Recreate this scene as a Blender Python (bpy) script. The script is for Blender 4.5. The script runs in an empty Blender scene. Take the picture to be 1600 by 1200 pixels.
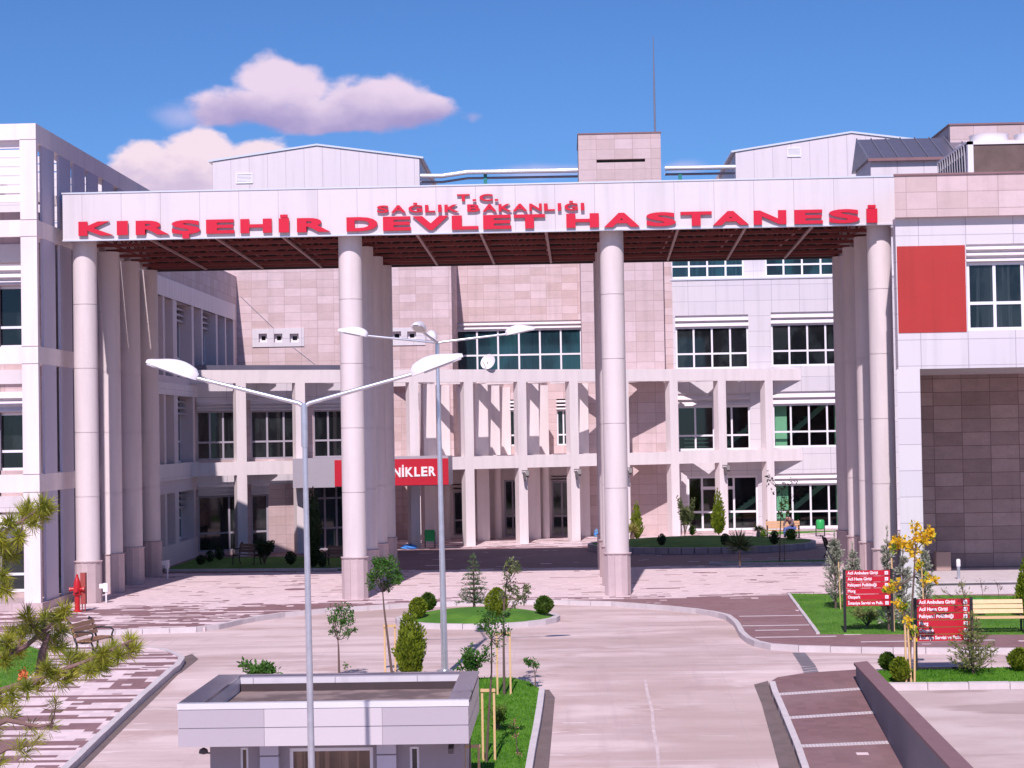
import bpy, bmesh, math, random
from mathutils import Vector, Matrix
random.seed(11)
R_ = math.radians
scene = bpy.context.scene
COL = scene.collection
# ------------------------------------------------------------------ camera
YAW, PITCH, ROLL = .0282, .0249, -.0173
CAM = Vector((1.5087, -68.0, 5.8054))
FW = Vector((-math.sin(YAW)*math.cos(PITCH), math.cos(YAW)*math.cos(PITCH), math.sin(PITCH)))
r0 = Vector((math.cos(YAW), math.sin(YAW), 0)); u0 = r0.cross(FW)
c_, s_ = math.cos(ROLL), math.sin(ROLL)
RT = c_*r0 + s_*u0; UP = -s_*r0 + c_*u0
cam = bpy.data.cameras.new('camera'); co = bpy.data.objects.new('camera', cam); COL.objects.link(co)
cam.sensor_width = 36; cam.lens = 67.5; cam.clip_end = 6000; cam.clip_start = .5
M = Matrix((RT, UP, -FW)).transposed().to_4x4(); M.translation = CAM
co.matrix_world = M; scene.camera = co
# ------------------------------------------------------------------ sun, sky, exposure
TRAVEL = Vector((.085, 1.0, -.98)).normalized()
sun = bpy.data.lights.new('sun', 'SUN'); sun.energy = 4.6; sun.angle = R_(.5); sun.color = (1.0, .885, .915)
so = bpy.data.objects.new('sun', sun); COL.objects.link(so)
so.rotation_euler = (-TRAVEL).to_track_quat('Z', 'Y').to_euler()
scene.view_settings.view_transform = 'Standard'; scene.view_settings.look = 'None'
scene.view_settings.exposure = 0.08; scene.view_settings.gamma = 1.0
scene.render.resolution_x = 1024; scene.render.resolution_y = 768

def ray(px, py): return FW + RT*((px-800)/3000) - UP*((py-600)/3000)
def P(px, py, Y): d = ray(px, py); return CAM + d*((Y-CAM.y)/d.y)
def PX(px, py, X): d = ray(px, py); return CAM + d*((X-CAM.x)/d.x)
def PZ(px, py, z=0): d = ray(px, py); return CAM + d*((z-CAM.z)/d.z)
CREASE, SLOPE, KERB = -20.0, .085, .13
def terr(y): return -KERB - max(0, CREASE-y)*SLOPE          # road surface height
def G(px, py, up=KERB):                                      # point of the ground (or kerbed surface) seen at a pixel
    q = PZ(px, py, -KERB+up)
    for i in range(25): q = PZ(px, py, terr(q.y)+up)
    return q

world = bpy.data.worlds.new('World'); scene.world = world; world.use_nodes = True
class NT:
    """tiny node helper"""
    def __init__(s, tree): s.t = tree; s.n = tree.nodes; s.l = tree.links
    def node(s, typ, **kw):
        n = s.n.new(typ)
        for k, v in kw.items(): setattr(n, k, v)
        return n
    def inp(s, sock, v):
        if v is None: return
        if isinstance(v, bpy.types.NodeSocket): s.l.new(v, sock)
        else: sock.default_value = v
    def m(s, op, a, b=None, c=None, clamp=False):
        n = s.node('ShaderNodeMath', operation=op, use_clamp=clamp)
        s.inp(n.inputs[0], a); s.inp(n.inputs[1], b)
        if c is not None: s.inp(n.inputs[2], c)
        return n.outputs[0]
    def mix(s, f, a, b, blend='MIX'):
        n = s.node('ShaderNodeMix', data_type='RGBA', blend_type=blend)
        s.inp(n.inputs[0], f)
        for k, v in ((6, a), (7, b)):
            if isinstance(v, tuple): v = (v[0], v[1], v[2], 1)
            s.inp(n.inputs[k], v)
        return n.outputs[2]
    def noise(s, vec, scale=1, detail=4, rough=.55, out=0):
        n = s.node('ShaderNodeTexNoise'); s.inp(n.inputs['Vector'], vec)
        n.inputs['Scale'].default_value = scale; n.inputs['Detail'].default_value = detail
        n.inputs['Roughness'].default_value = rough
        return n.outputs[out]
    def ss(s, v, a, b, lo=0., hi=1.):
        n = s.node('ShaderNodeMapRange', interpolation_type='SMOOTHSTEP')
        s.inp(n.inputs[0], v)
        for i, q in ((1, a), (2, b), (3, lo), (4, hi)): n.inputs[i].default_value = q
        return n.outputs[0]
    def map(s, vec, sc=(1, 1, 1), loc=(0, 0, 0)):
        n = s.node('ShaderNodeMapping'); s.inp(n.inputs[0], vec); n.inputs[1].default_value = loc; n.inputs[3].default_value = sc
        return n.outputs[0]
    def xyz(s, vec):
        n = s.node('ShaderNodeSeparateXYZ'); s.inp(n.inputs[0], vec); return n.outputs
    def comb(s, x, y, z):
        n = s.node('ShaderNodeCombineXYZ'); s.inp(n.inputs[0], x); s.inp(n.inputs[1], y); s.inp(n.inputs[2], z); return n.outputs[0]

def build_world():
    w = NT(world.node_tree)
    bg = [n for n in w.n if n.type == 'BACKGROUND'][0]
    sky = w.node('ShaderNodeTexSky', sky_type='NISHITA'); sky.sun_disc = False
    sky.sun_elevation = math.asin(-TRAVEL.z); sky.sun_rotation = math.atan2(-TRAVEL.x, -TRAVEL.y)
    sky.altitude = 1000; sky.air_density = 1.0; sky.dust_density = .35; sky.ozone_density = 3.0
    tc = w.node('ShaderNodeTexCoord').outputs['Generated']
    x, y, z = w.xyz(tc)
    az = w.m('ARCTAN2', x, y); el = w.m('ARCSINE', z)
    base = w.mix(1.0, sky.outputs[0], (.43, .66, 1.02), 'MULTIPLY')
    vec = w.comb(w.m('MULTIPLY', az, 1.0), w.m('MULTIPLY', el, 1.5), 0.)
    n1 = w.noise(vec, 34, 4.5, .5); n2 = w.noise(vec, 90, 3, .5)
    def ell(px, py, ra, re):
        d = ray(px, py).normalized()
        a0, e0 = math.atan2(d.x, d.y), math.asin(d.z)
        u = w.m('DIVIDE', w.m('SUBTRACT', az, a0), ra/3000); v = w.m('DIVIDE', w.m('SUBTRACT', el, e0), re/3000)
        q = w.m('SQRT', w.m('ADD', w.m('MULTIPLY', u, u), w.m('MULTIPLY', v, v)))
        return w.m('SUBTRACT', 1.0, q)
    def smax(L):
        o = L[0]
        for q in L[1:]: 
            n = w.node('ShaderNodeMath', operation='SMOOTH_MAX'); w.inp(n.inputs[0], o); w.inp(n.inputs[1], q); n.inputs[2].default_value = .15
            o = n.outputs[0]
        return o
    up = smax([ell(445, 130, 72, 46), ell(585, 155, 85, 46), ell(385, 168, 90, 32), ell(510, 183, 205, 26), ell(640, 175, 75, 32)])
    lo = smax([ell(318, 250, 75, 50), ell(220, 262, 60, 44), ell(265, 300, 130, 50), ell(405, 252, 75, 40), ell(330, 330, 260, 50)])
    wisp = smax([ell(285, 182, 60, 28), ell(850, 268, 130, 15), ell(1068, 262, 45, 16)])
    nd = w.m('MULTIPLY', w.m('SUBTRACT', n1, .5), 1.35)
    nd = w.m('ADD', nd, w.m('MULTIPLY', w.m('SUBTRACT', n2, .5), .22))
    aU = w.m('MULTIPLY', w.ss(w.m('ADD', up, nd), -.08, .30), w.ss(up, -.30, -.08)); aL = w.ss(w.m('ADD', lo, nd), .0, .28)
    aW = w.m('MULTIPLY', w.ss(w.m('ADD', wisp, w.m('MULTIPLY', nd, .8)), .0, 1.0), .5)
    d = ray(500, 210).normalized(); e1 = math.asin(d.z); d = ray(500, 100).normalized(); e2 = math.asin(d.z)
    tU = w.m('ADD', w.ss(el, e1, e2), w.m('MULTIPLY', w.m('SUBTRACT', n1, .5), .9))
    cU = w.mix(w.ss(tU, -.1, .75), (3.8, 3.1, 5.7), (8.4, 6.7, 8.2))
    d = ray(300, 310).normalized(); e1 = math.asin(d.z); d = ray(300, 205).normalized(); e2 = math.asin(d.z)
    tL = w.m('ADD', w.ss(el, e1, e2), w.m('MULTIPLY', w.m('SUBTRACT', n2, .5), 1.2))
    cL = w.mix(w.ss(tL, -.1, .8), (6.3, 5.1, 7.0), (8.8, 7.2, 8.2))
    c = w.mix(aW, base, (6.5, 5.8, 8.4)); c = w.mix(aL, c, cL); c = w.mix(w.m('MULTIPLY', aU, .93), c, cU)
    w.l.new(c, bg.inputs[0]); bg.inputs[1].default_value = .1
build_world()

# ------------------------------------------------------------------ materials
MATS = {}
def newmat(name):
    m = bpy.data.materials.new(name); m.use_nodes = True; MATS[name] = m
    w = NT(m.node_tree); b = [n for n in w.n if n.type == 'BSDF_PRINCIPLED'][0]
    return m, w, b
def plain(name, c, rough=.6, metal=0, var=.12, scale=2.5, bump=0, stain=0, spec=None):
    m, w, b = newmat(name)
    o = w.node('ShaderNodeTexCoord').outputs['Object']
    n = w.noise(o, scale, 5); n2 = w.noise(o, scale*9, 3)
    k = w.m('ADD', w.m('MULTIPLY', w.m('SUBTRACT', n, .5), var*2), w.m('MULTIPLY', w.m('SUBTRACT', n2, .5), var*.8))
    k = w.m('ADD', k, 1.0)
    if stain:
        s = w.noise(w.map(o, (1.3, 1.3, .12)), 2.2, 5)
        k = w.m('MULTIPLY', k, w.ss(s, .42, .7, 1.0, 1-stain))
    cc = w.node('ShaderNodeMix', data_type='RGBA', blend_type='MULTIPLY'); cc.inputs[0].default_value = 1
    cc.inputs[6].default_value = (*c, 1); w.l.new(k, cc.inputs[7]); w.l.new(cc.outputs[2], b.inputs['Base Color'])
    b.inputs['Roughness'].default_value = rough; b.inputs['Metallic'].default_value = metal
    if spec is not None: b.inputs['Specular IOR Level'].default_value = spec
    if bump:
        bp = w.node('ShaderNodeBump'); bp.inputs['Strength'].default_value = bump; bp.inputs['Distance'].default_value = .02
        w.l.new(n2, bp.inputs['Height']); w.l.new(bp.outputs[0], b.inputs['Normal'])
    return m
def tiles(name, c1, c2, cm, bw, bh, mortar=.012, rough=.7, bump=.25, off=0., var=.25):
    m, w, b = newmat(name)
    o = w.node('ShaderNodeTexCoord').outputs['Object']; x, y, z = w.xyz(o)
    v = w.comb(w.m('ADD', x, y), z, 0.)
    t = w.node('ShaderNodeTexBrick'); w.l.new(v, t.inputs['Vector']); t.offset = off; t.squash = 1
    t.inputs['Color1'].default_value = (*c1, 1); t.inputs['Color2'].default_value = (*c2, 1); t.inputs['Mortar'].default_value = (*cm, 1)
    t.inputs['Scale'].default_value = 1; t.inputs['Mortar Size'].default_value = mortar; t.inputs['Mortar Smooth'].default_value = .1
    t.inputs['Bias'].default_value = -.1; t.inputs['Brick Width'].default_value = bw; t.inputs['Row Height'].default_value = bh
    n = w.noise(w.map(o, (1, 1, 2.2)), 1.7, 6, .62); n2 = w.noise(o, 14, 3)
    k = w.m('ADD', w.m('MULTIPLY', w.m('SUBTRACT', n, .5), var), w.m('MULTIPLY', w.m('SUBTRACT', n2, .5), var*.5)); k = w.m('ADD', k, 1.)
    cc = w.node('ShaderNodeMix', data_type='RGBA', blend_type='MULTIPLY'); cc.inputs[0].default_value = 1
    sn = w.noise(w.map(o, (1.4, 1.4, .09)), 2.0, 5); k = w.m('MULTIPLY', k, w.ss(sn, .48, .74, 1.0, .90))
    w.l.new(t.outputs[0], cc.inputs[6]); w.l.new(k, cc.inputs[7]); w.l.new(cc.outputs[2], b.inputs['Base Color'])
    b.inputs['Roughness'].default_value = rough
    bp = w.node('ShaderNodeBump', invert=True); bp.inputs['Strength'].default_value = bump; bp.inputs['Distance'].default_value = .01
    w.l.new(t.outputs['Fac'], bp.inputs['Height']); w.l.new(bp.outputs[0], b.inputs['Normal'])
    return m
def glass(name, c, c2, rough=.04, scale=.8):
    m, w, b = newmat(name)
    o = w.node('ShaderNodeTexCoord').outputs['Object']
    n = w.noise(w.map(o, (1.6, 1.6, .7)), scale, 3)
    ri = w.node('ShaderNodeObjectInfo').outputs['Random']; wv = w.noise(w.map(o, (9, 9, .15)), 1., 2)
    cc = w.mix(w.ss(n, .45, .62), c, c2); cc = w.mix(w.m('MULTIPLY', w.ss(wv, .50, .60), w.ss(ri, .35, 1.0, 0., .8)), cc, tuple(q*1.6+.01 for q in c2))
    w.l.new(cc, b.inputs['Base Color'])
    b.inputs['Roughness'].default_value = rough; b.inputs['IOR'].default_value = 1.5
    b.inputs['Specular IOR Level'].default_value = .6
    return m
def leafmat(name, c1, c2, scale=5, rough=.6, trans=.25, c3=None):
    m, w, b = newmat(name)
    o = w.node('ShaderNodeTexCoord').outputs['Object']
    n = w.noise(o, scale, 3); n2 = w.noise(o, scale*6, 2)
    c = w.mix(w.ss(w.m('ADD', w.m('MULTIPLY', n, .6), w.m('MULTIPLY', n2, .4)), .38, .62), c1, c2)
    if c3: c = w.mix(w.ss(w.noise(o, scale*.5, 2), .50, .60), c, c3)
    w.l.new(c, b.inputs['Base Color']); b.inputs['Roughness'].default_value = rough; b.inputs['Specular IOR Level'].default_value = .25
    tr = w.node('ShaderNodeBsdfTranslucent'); w.l.new(c, tr.inputs[0])
    ms = w.node('ShaderNodeMixShader'); ms.inputs[0].default_value = trans
    out = [q for q in w.n if q.type == 'OUTPUT_MATERIAL'][0]
    w.l.new(b.outputs[0], ms.inputs[1]); w.l.new(tr.outputs[0], ms.inputs[2]); w.l.new(ms.outputs[0], out.inputs[0])
    return m

PINKW = (.77, .70, .725)
plain('render_white', (.80, .715, .71), .75, var=.06, scale=.6, stain=.09)
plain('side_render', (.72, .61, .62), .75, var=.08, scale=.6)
plain('fin_sky_shade', (.50, .47, .57), .7, var=.06, scale=.6)  # darker and bluer than the frame: the fins' sky-lit shade put into the colour
plain('column_white', (.70, .615, .61), .7, var=.06, scale=.7, stain=.10)
plain('column_joint', (.22, .17, .19), .8)
plain('frame_grey', (.38, .35, .40), .5, var=.06)
plain('pvc_white', (.80, .78, .82), .35, var=.03)
plain('slat_white', (.78, .72, .74), .5, var=.05)
plain('fascia_white', (.80, .755, .80), .32, var=.03, scale=.5)
plain('cap_metal', (.80, .80, .84), .25, metal=.35, var=.05)
plain('grey_metal', (.30, .29, .34), .35, metal=.5, var=.1)
plain('galvanised', (.60, .61, .66), .33, metal=.7, var=.22, scale=9)
plain('lamp_white', (.80, .76, .78), .3, var=.04)
plain('lamp_lens', (.55, .53, .55), .2, var=.05)
plain('lamp_dark', (.10, .085, .09), .5)
plain('letter_red', (.60, .008, .035), .38, var=.05)
plain('sign_red', (.52, .012, .03), .35, var=.06)
plain('text_white', (.85, .82, .84), .5, var=.02)
plain('panel_red_edge', (.35, .06, .05), .6)
plain('truss_red', (.20, .045, .04), .55, var=.25, scale=4)
plain('truss_light', (.32, .19, .18), .55, var=.15)
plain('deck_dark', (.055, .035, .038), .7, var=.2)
plain('black_iron', (.018, .017, .02), .45, var=.2)
plain('wood_bench', (.50, .25, .10), .5, var=.25, scale=8)
plain('wood_walnut', (.30, .16, .09), .5, var=.25, scale=8)
plain('wood_pale', (.72, .50, .26), .5, var=.2, scale=8)
plain('wood_brown', (.22, .13, .09), .55, var=.25, scale=8)
plain('stake_wood', (.66, .44, .22), .7, var=.2, scale=10)
plain('bark', (.13, .085, .07), .9, var=.3, scale=12, bump=.4)
plain('bark_pine', (.22, .13, .12), .9, var=.35, scale=9, bump=.5)
plain('bin_green', (.03, .42, .10), .4, var=.08)
plain('teal_post', (.02, .22, .20), .5)
plain('hydrant_red', (.50, .015, .02), .35, var=.15, scale=8)
plain('joint_filler', (.62, .50, .49), .9, var=.35, scale=3)
plain('soil', (.10, .07, .055), .95, var=.3, scale=6)
plain('kerb_stone', (.60, .535, .54), .8, var=.18, scale=3, bump=.3)
plain('asphalt_gutter', (.17, .125, .12), .9, var=.35, scale=2.5)
plain('wall_cap', (.24, .135, .145), .75, var=.18, scale=3)
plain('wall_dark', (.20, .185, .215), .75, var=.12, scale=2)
plain('slate_roof', (.16, .15, .20), .35, metal=.3, var=.12, scale=2)
plain('cardboard', (.38, .27, .24), .8)
plain('chiller_dark', (.13, .085, .075), .6, var=.5, scale=2)
plain('skin', (.42, .22, .16), .5, var=.05)
plain('hair', (.015, .012, .012), .6)
plain('jacket', (.16, .11, .12), .8, var=.15, scale=20)
plain('denim', (.10, .16, .42), .8, var=.15, scale=20)
plain('shirt', (.7, .66, .68), .8)
plain('shoe', (.03, .025, .025), .5)
plain('plastic_blue', (.08, .30, .75), .25, var=.05)
plain('bottle_blue', (.12, .22, .40), .12, var=.1)
plain('teal_furniture', (.02, .30, .36), .4)
plain('orange_leaf', (.6, .16, .05), .7)
plain('arrow_grey', (.35, .32, .36), .6)
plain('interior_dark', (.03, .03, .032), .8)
tiles('stone_tile', (.54, .40, .385), (.66, .52, .53), (.43, .32, .315), .91, .45, var=.32)
tiles('stone_tile_big', (.54, .41, .40), (.64, .505, .52), (.42, .31, .31), 1.0, .56, .014)
tiles('stone_base', (.50, .385, .385), (.57, .445, .45), (.38, .28, .28), .62, 2.2, .01, bump=.1)
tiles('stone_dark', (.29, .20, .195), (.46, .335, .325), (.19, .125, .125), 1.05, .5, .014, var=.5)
tiles('panel_white', (.68, .635, .655), (.63, .59, .63), (.40, .36, .41), 1.55, .86, .012, rough=.38, bump=.1, var=.03)
tiles('panel_fine', (.74, .66, .69), (.70, .62, .66), (.52, .44, .48), .42, 4.0, .012, rough=.5, bump=.1, var=.05)
tiles('panel_fascia', (.68, .625, .645), (.66, .61, .635), (.48, .43, .46), 1.39, 40., .012, rough=.32, bump=.05, var=.03)
tiles('panel_gatehouse', (.50, .475, .56), (.66, .62, .70), (.16, .14, .18), 1.42, .545, .014, rough=.3, bump=.2, var=.04)
tiles('panel_red', (.43, .03, .024), (.41, .028, .022), (.40, .035, .03), .85, .62, .006, rough=.45, bump=.05, var=.08)
tiles('panel_barn', (.68, .62, .65), (.66, .605, .64), (.50, .45, .49), 1.1, 60., .02, rough=.5, bump=.2, var=.04)
glass('glass_dark', (.008, .010, .012), (.022, .028, .030))
glass('glass_teal', (.012, .03, .04), (.018, .062, .075), scale=.5)
glass('glass_green', (.006, .010, .010), (.014, .034, .03), scale=.45)
glass('glass_grey', (.04, .04, .055), (.10, .10, .13))

def clear_glass():
    m, w, b = newmat('glass_clear'); w.n.remove(b)
    t = w.node('ShaderNodeBsdfTransparent'); t.inputs[0].default_value = (.86, .93, .90, 1); g = w.node('ShaderNodeBsdfGlossy'); g.inputs[1].default_value = .03
    f = w.node('ShaderNodeFresnel'); f.inputs[0].default_value = 1.55; ms = w.node('ShaderNodeMixShader'); gm = w.node('ShaderNodeNewGeometry'); w.l.new(w.m('MULTIPLY', w.m('ADD', f.outputs[0], .03), w.m('SUBTRACT', 1.0, gm.outputs['Backfacing'])), ms.inputs[0])
    w.l.new(t.outputs[0], ms.inputs[1]); w.l.new(g.outputs[0], ms.inputs[2]); w.l.new(ms.outputs[0], [q for q in w.n if q.type == 'OUTPUT_MATERIAL'][0].inputs[0])
clear_glass()
plain('interior_green', (.30, .58, .38), .6); plain('interior_floor', (.10, .11, .10), .5); plain('stair_green', (.22, .38, .30), .6)
def ground_mats():
    # concrete road with streaks and tyre dust
    m, w, b = newmat('concrete_road'); o = w.node('ShaderNodeTexCoord').outputs['Object']
    n1 = w.noise(w.map(o, (.10, .55, 1)), 1.0, 6, .65); n2 = w.noise(w.map(o, (.55, .75, 1)), 1, 5, .6); n3 = w.noise(o, 30, 3)
    n4 = w.noise(w.map(o, (.05, 1.6, 1), (7, 3, 0)), 1., 4, .6)
    c = w.mix(w.ss(n1, .36, .64), (.53, .395, .37), (.74, .59, .56))
    c = w.mix(w.m('MULTIPLY', w.ss(n2, .53, .72), .85), c, (.49, .345, .31))
    c = w.mix(w.m('MULTIPLY', w.ss(n4, .60, .68), .75), c, (.80, .67, .66))
    n6 = w.noise(w.map(o, (.45, 3.2, 1), (2, 5, 0)), 1.3, 3, .5); c = w.mix(w.m('MULTIPLY', w.ss(n6, .64, .69), .6), c, (.84, .72, .71))
    n7 = w.noise(w.map(o, (.16, .2, 1), (9, 1, 0)), 1., 4, .6); c = w.mix(w.m('MULTIPLY', w.ss(n7, .46, .62), .6), c, (.46, .335, .295))
    n8 = w.noise(w.map(o, (.5, .9, 1), (4, 8, 0)), 1., 5, .65); c = w.mix(w.m('MULTIPLY', w.ss(n8, .60, .72), .5), c, (.36, .26, .24))
    n5 = w.noise(w.map(o, (1.9, .12, 1), (3, 9, 0)), 1., 4, .6)
    c = w.mix(w.m('MULTIPLY', w.ss(n5, .58, .72), .22), c, (.42, .30, .31))
    t = w.node('ShaderNodeTexBrick'); w.l.new(o, t.inputs['Vector']); t.offset = 0
    for k, v in (('Scale', 1), ('Mortar Size', .02), ('Brick Width', 5.2), ('Row Height', 4.1), ('Mortar Smooth', .6)): t.inputs[k].default_value = v
    c = w.mix(w.m('MULTIPLY', t.outputs['Fac'], .22), c, (.42, .34, .35))
    c = w.mix(w.ss(n3, .3, .75, 0., .16), c, (.45, .33, .33))
    w.l.new(c, b.inputs['Base Color']); b.inputs['Roughness'].default_value = .85
    bp = w.node('ShaderNodeBump'); bp.inputs['Strength'].default_value = .25; bp.inputs['Distance'].default_value = .02; w.l.new(n3, bp.inputs['Height']); w.l.new(bp.outputs[0], b.inputs['Normal'])
    # small pavers in two colours laid in streaks; share of pale pavers follows where they were laid
    def paver(name, zone, dark=(.25, .135, .14), pale=(.76, .605, .61), sx=.5, sy=1.5):
        m, w, b = newmat(name); o = w.node('ShaderNodeTexCoord').outputs['Object']; x, y, z = w.xyz(o)
        qx = w.m('MULTIPLY', w.m('FLOOR', w.m('DIVIDE', x, .24)), .24); qy = w.m('MULTIPLY', w.m('FLOOR', w.m('DIVIDE', y, .2)), .2)
        q = w.comb(qx, qy, 0.)
        n = w.noise(w.map(q, (sx, sy, 1)), 1, 3, .6)
        wn = w.node('ShaderNodeTexWhiteNoise', noise_dimensions='2D'); w.l.new(q, wn.inputs[0])
        rows = w.node('ShaderNodeTexWhiteNoise', noise_dimensions='1D'); w.l.new(qy, rows.inputs[1])
        v = w.m('ADD', n, w.m('MULTIPLY', w.m('SUBTRACT', wn.outputs[0], .5), .03))
        v = w.m('ADD', v, w.m('MULTIPLY', w.m('SUBTRACT', rows.outputs[0], .5), .10))
        th = zone(w, x, y)
        pal = w.ss(w.m('SUBTRACT', v, th), -.006, .006)
        vary = w.m('ADD', .9, w.m('MULTIPLY', wn.outputs[0], .2))
        c = w.mix(pal, dark, pale)
        cc = w.node('ShaderNodeMix', data_type='RGBA', blend_type='MULTIPLY'); cc.inputs[0].default_value = 1
        w.l.new(c, cc.inputs[6]); w.l.new(vary, cc.inputs[7])
        big = w.noise(o, .35, 4); c2 = w.mix(w.ss(big, .4, .75, 0., .16), cc.outputs[2], (.48, .36, .36))
        w.l.new(c2, b.inputs['Base Color']); b.inputs['Roughness'].default_value = .8
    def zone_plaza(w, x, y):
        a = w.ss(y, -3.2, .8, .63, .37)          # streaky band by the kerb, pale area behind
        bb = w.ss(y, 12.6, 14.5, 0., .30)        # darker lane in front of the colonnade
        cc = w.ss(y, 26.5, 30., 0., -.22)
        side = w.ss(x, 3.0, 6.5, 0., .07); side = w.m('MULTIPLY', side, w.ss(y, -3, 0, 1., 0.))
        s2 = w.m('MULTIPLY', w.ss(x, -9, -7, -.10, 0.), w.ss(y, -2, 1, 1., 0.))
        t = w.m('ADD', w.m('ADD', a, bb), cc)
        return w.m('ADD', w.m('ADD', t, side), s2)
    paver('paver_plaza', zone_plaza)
    paver('paver_walk', lambda w, x, y: w.ss(y, -20, -14, .485, .50), sx=.42, sy=2.6)
    paver('paver_dark', lambda w, x, y: w.m('ADD', .70, 0.), dark=(.215, .118, .12))
    m, w, b = newmat('concrete_parking'); o = w.node('ShaderNodeTexCoord').outputs['Object']
    n1 = w.noise(w.map(o, (.3, .5, 1)), 1.0, 6, .6); n3 = w.noise(o, 30, 3); n2 = w.noise(w.map(o, (.22, .5, 1), (4, 2, 0)), 1., 3, .5)
    c = w.mix(w.ss(n1, .35, .65), (.56, .425, .385), (.70, .56, .52)); c = w.mix(w.m('MULTIPLY', w.ss(n2, .57, .63), .6), c, (.34, .23, .20))
    c = w.mix(w.ss(n3, .3, .75, 0., .16), c, (.42, .34, .34))
    w.l.new(c, b.inputs['Base Color']); b.inputs['Roughness'].default_value = .85
    m, w, b = newmat('lawn_soil'); o = w.node('ShaderNodeTexCoord').outputs['Object']
    n1 = w.noise(o, .9, 4); n2 = w.noise(o, 25, 4)
    c = w.mix(w.ss(n1, .35, .65), (.065, .20, .010), (.12, .29, .02)); c = w.mix(w.ss(n2, .4, .7, 0., .6), c, (.04, .10, .012))
    w.l.new(c, b.inputs['Base Color']); b.inputs['Roughness'].default_value = .9
    bp = w.node('ShaderNodeBump'); bp.inputs['Strength'].default_value = .8; bp.inputs['Distance'].default_value = .05; w.l.new(n2, bp.inputs['Height']); w.l.new(bp.outputs[0], b.inputs['Normal'])
    m, w, b = newmat('roof_gravel'); o = w.node('ShaderNodeTexCoord').outputs['Object']
    n1 = w.noise(o, 1.1, 4); c = w.mix(w.ss(n1, .4, .6), (.15, .105, .10), (.30, .22, .20)); w.l.new(c, b.inputs['Base Color']); b.inputs['Roughness'].default_value = .9
ground_mats()
leafmat('grass_blade', (.065, .22, .01), (.14, .33, .02), 3, .6, .3)
leafmat('leaf_thuja', (.10, .16, .012), (.24, .29, .02), 6, .6, .2)
leafmat('leaf_thuja_dark', (.045, .095, .012), (.10, .16, .02), 6, .6, .15)
leafmat('leaf_box', (.07, .14, .02), (.17, .24, .03), 7, .6, .2)
leafmat('leaf_tree', (.045, .13, .02), (.10, .22, .04), 5, .5, .3)
leafmat('leaf_olive', (.10, .14, .05), (.20, .22, .09), 5, .6, .3)
leafmat('leaf_blue', (.30, .32, .24), (.50, .49, .39), 6, .7, .15)
leafmat('leaf_spruce', (.055, .11, .045), (.14, .20, .09), 6, .7, .15)
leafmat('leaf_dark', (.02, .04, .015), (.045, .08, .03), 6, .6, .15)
leafmat('leaf_yellow', (.78, .45, .02), (.85, .66, .05), 4, .6, .35, c3=(.22, .36, .03))
leafmat('leaf_larch', (.16, .20, .06), (.27, .28, .10), 5, .7, .2)
leafmat('leaf_red', (.14, .05, .05), (.20, .12, .06), 5, .7, .2)
leafmat('leaf_brown', (.42, .22, .14), (.50, .30, .18), 5, .7, .2)
leafmat('needle_pine', (.20, .25, .03), (.42, .41, .05), 3, .5, .3)
plain('dry_skirt', (.50, .33, .24), .9, var=.3, scale=15)
leafmat('yucca_leaf', (.22, .22, .05), (.34, .30, .10), 5, .6, .2)

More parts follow.
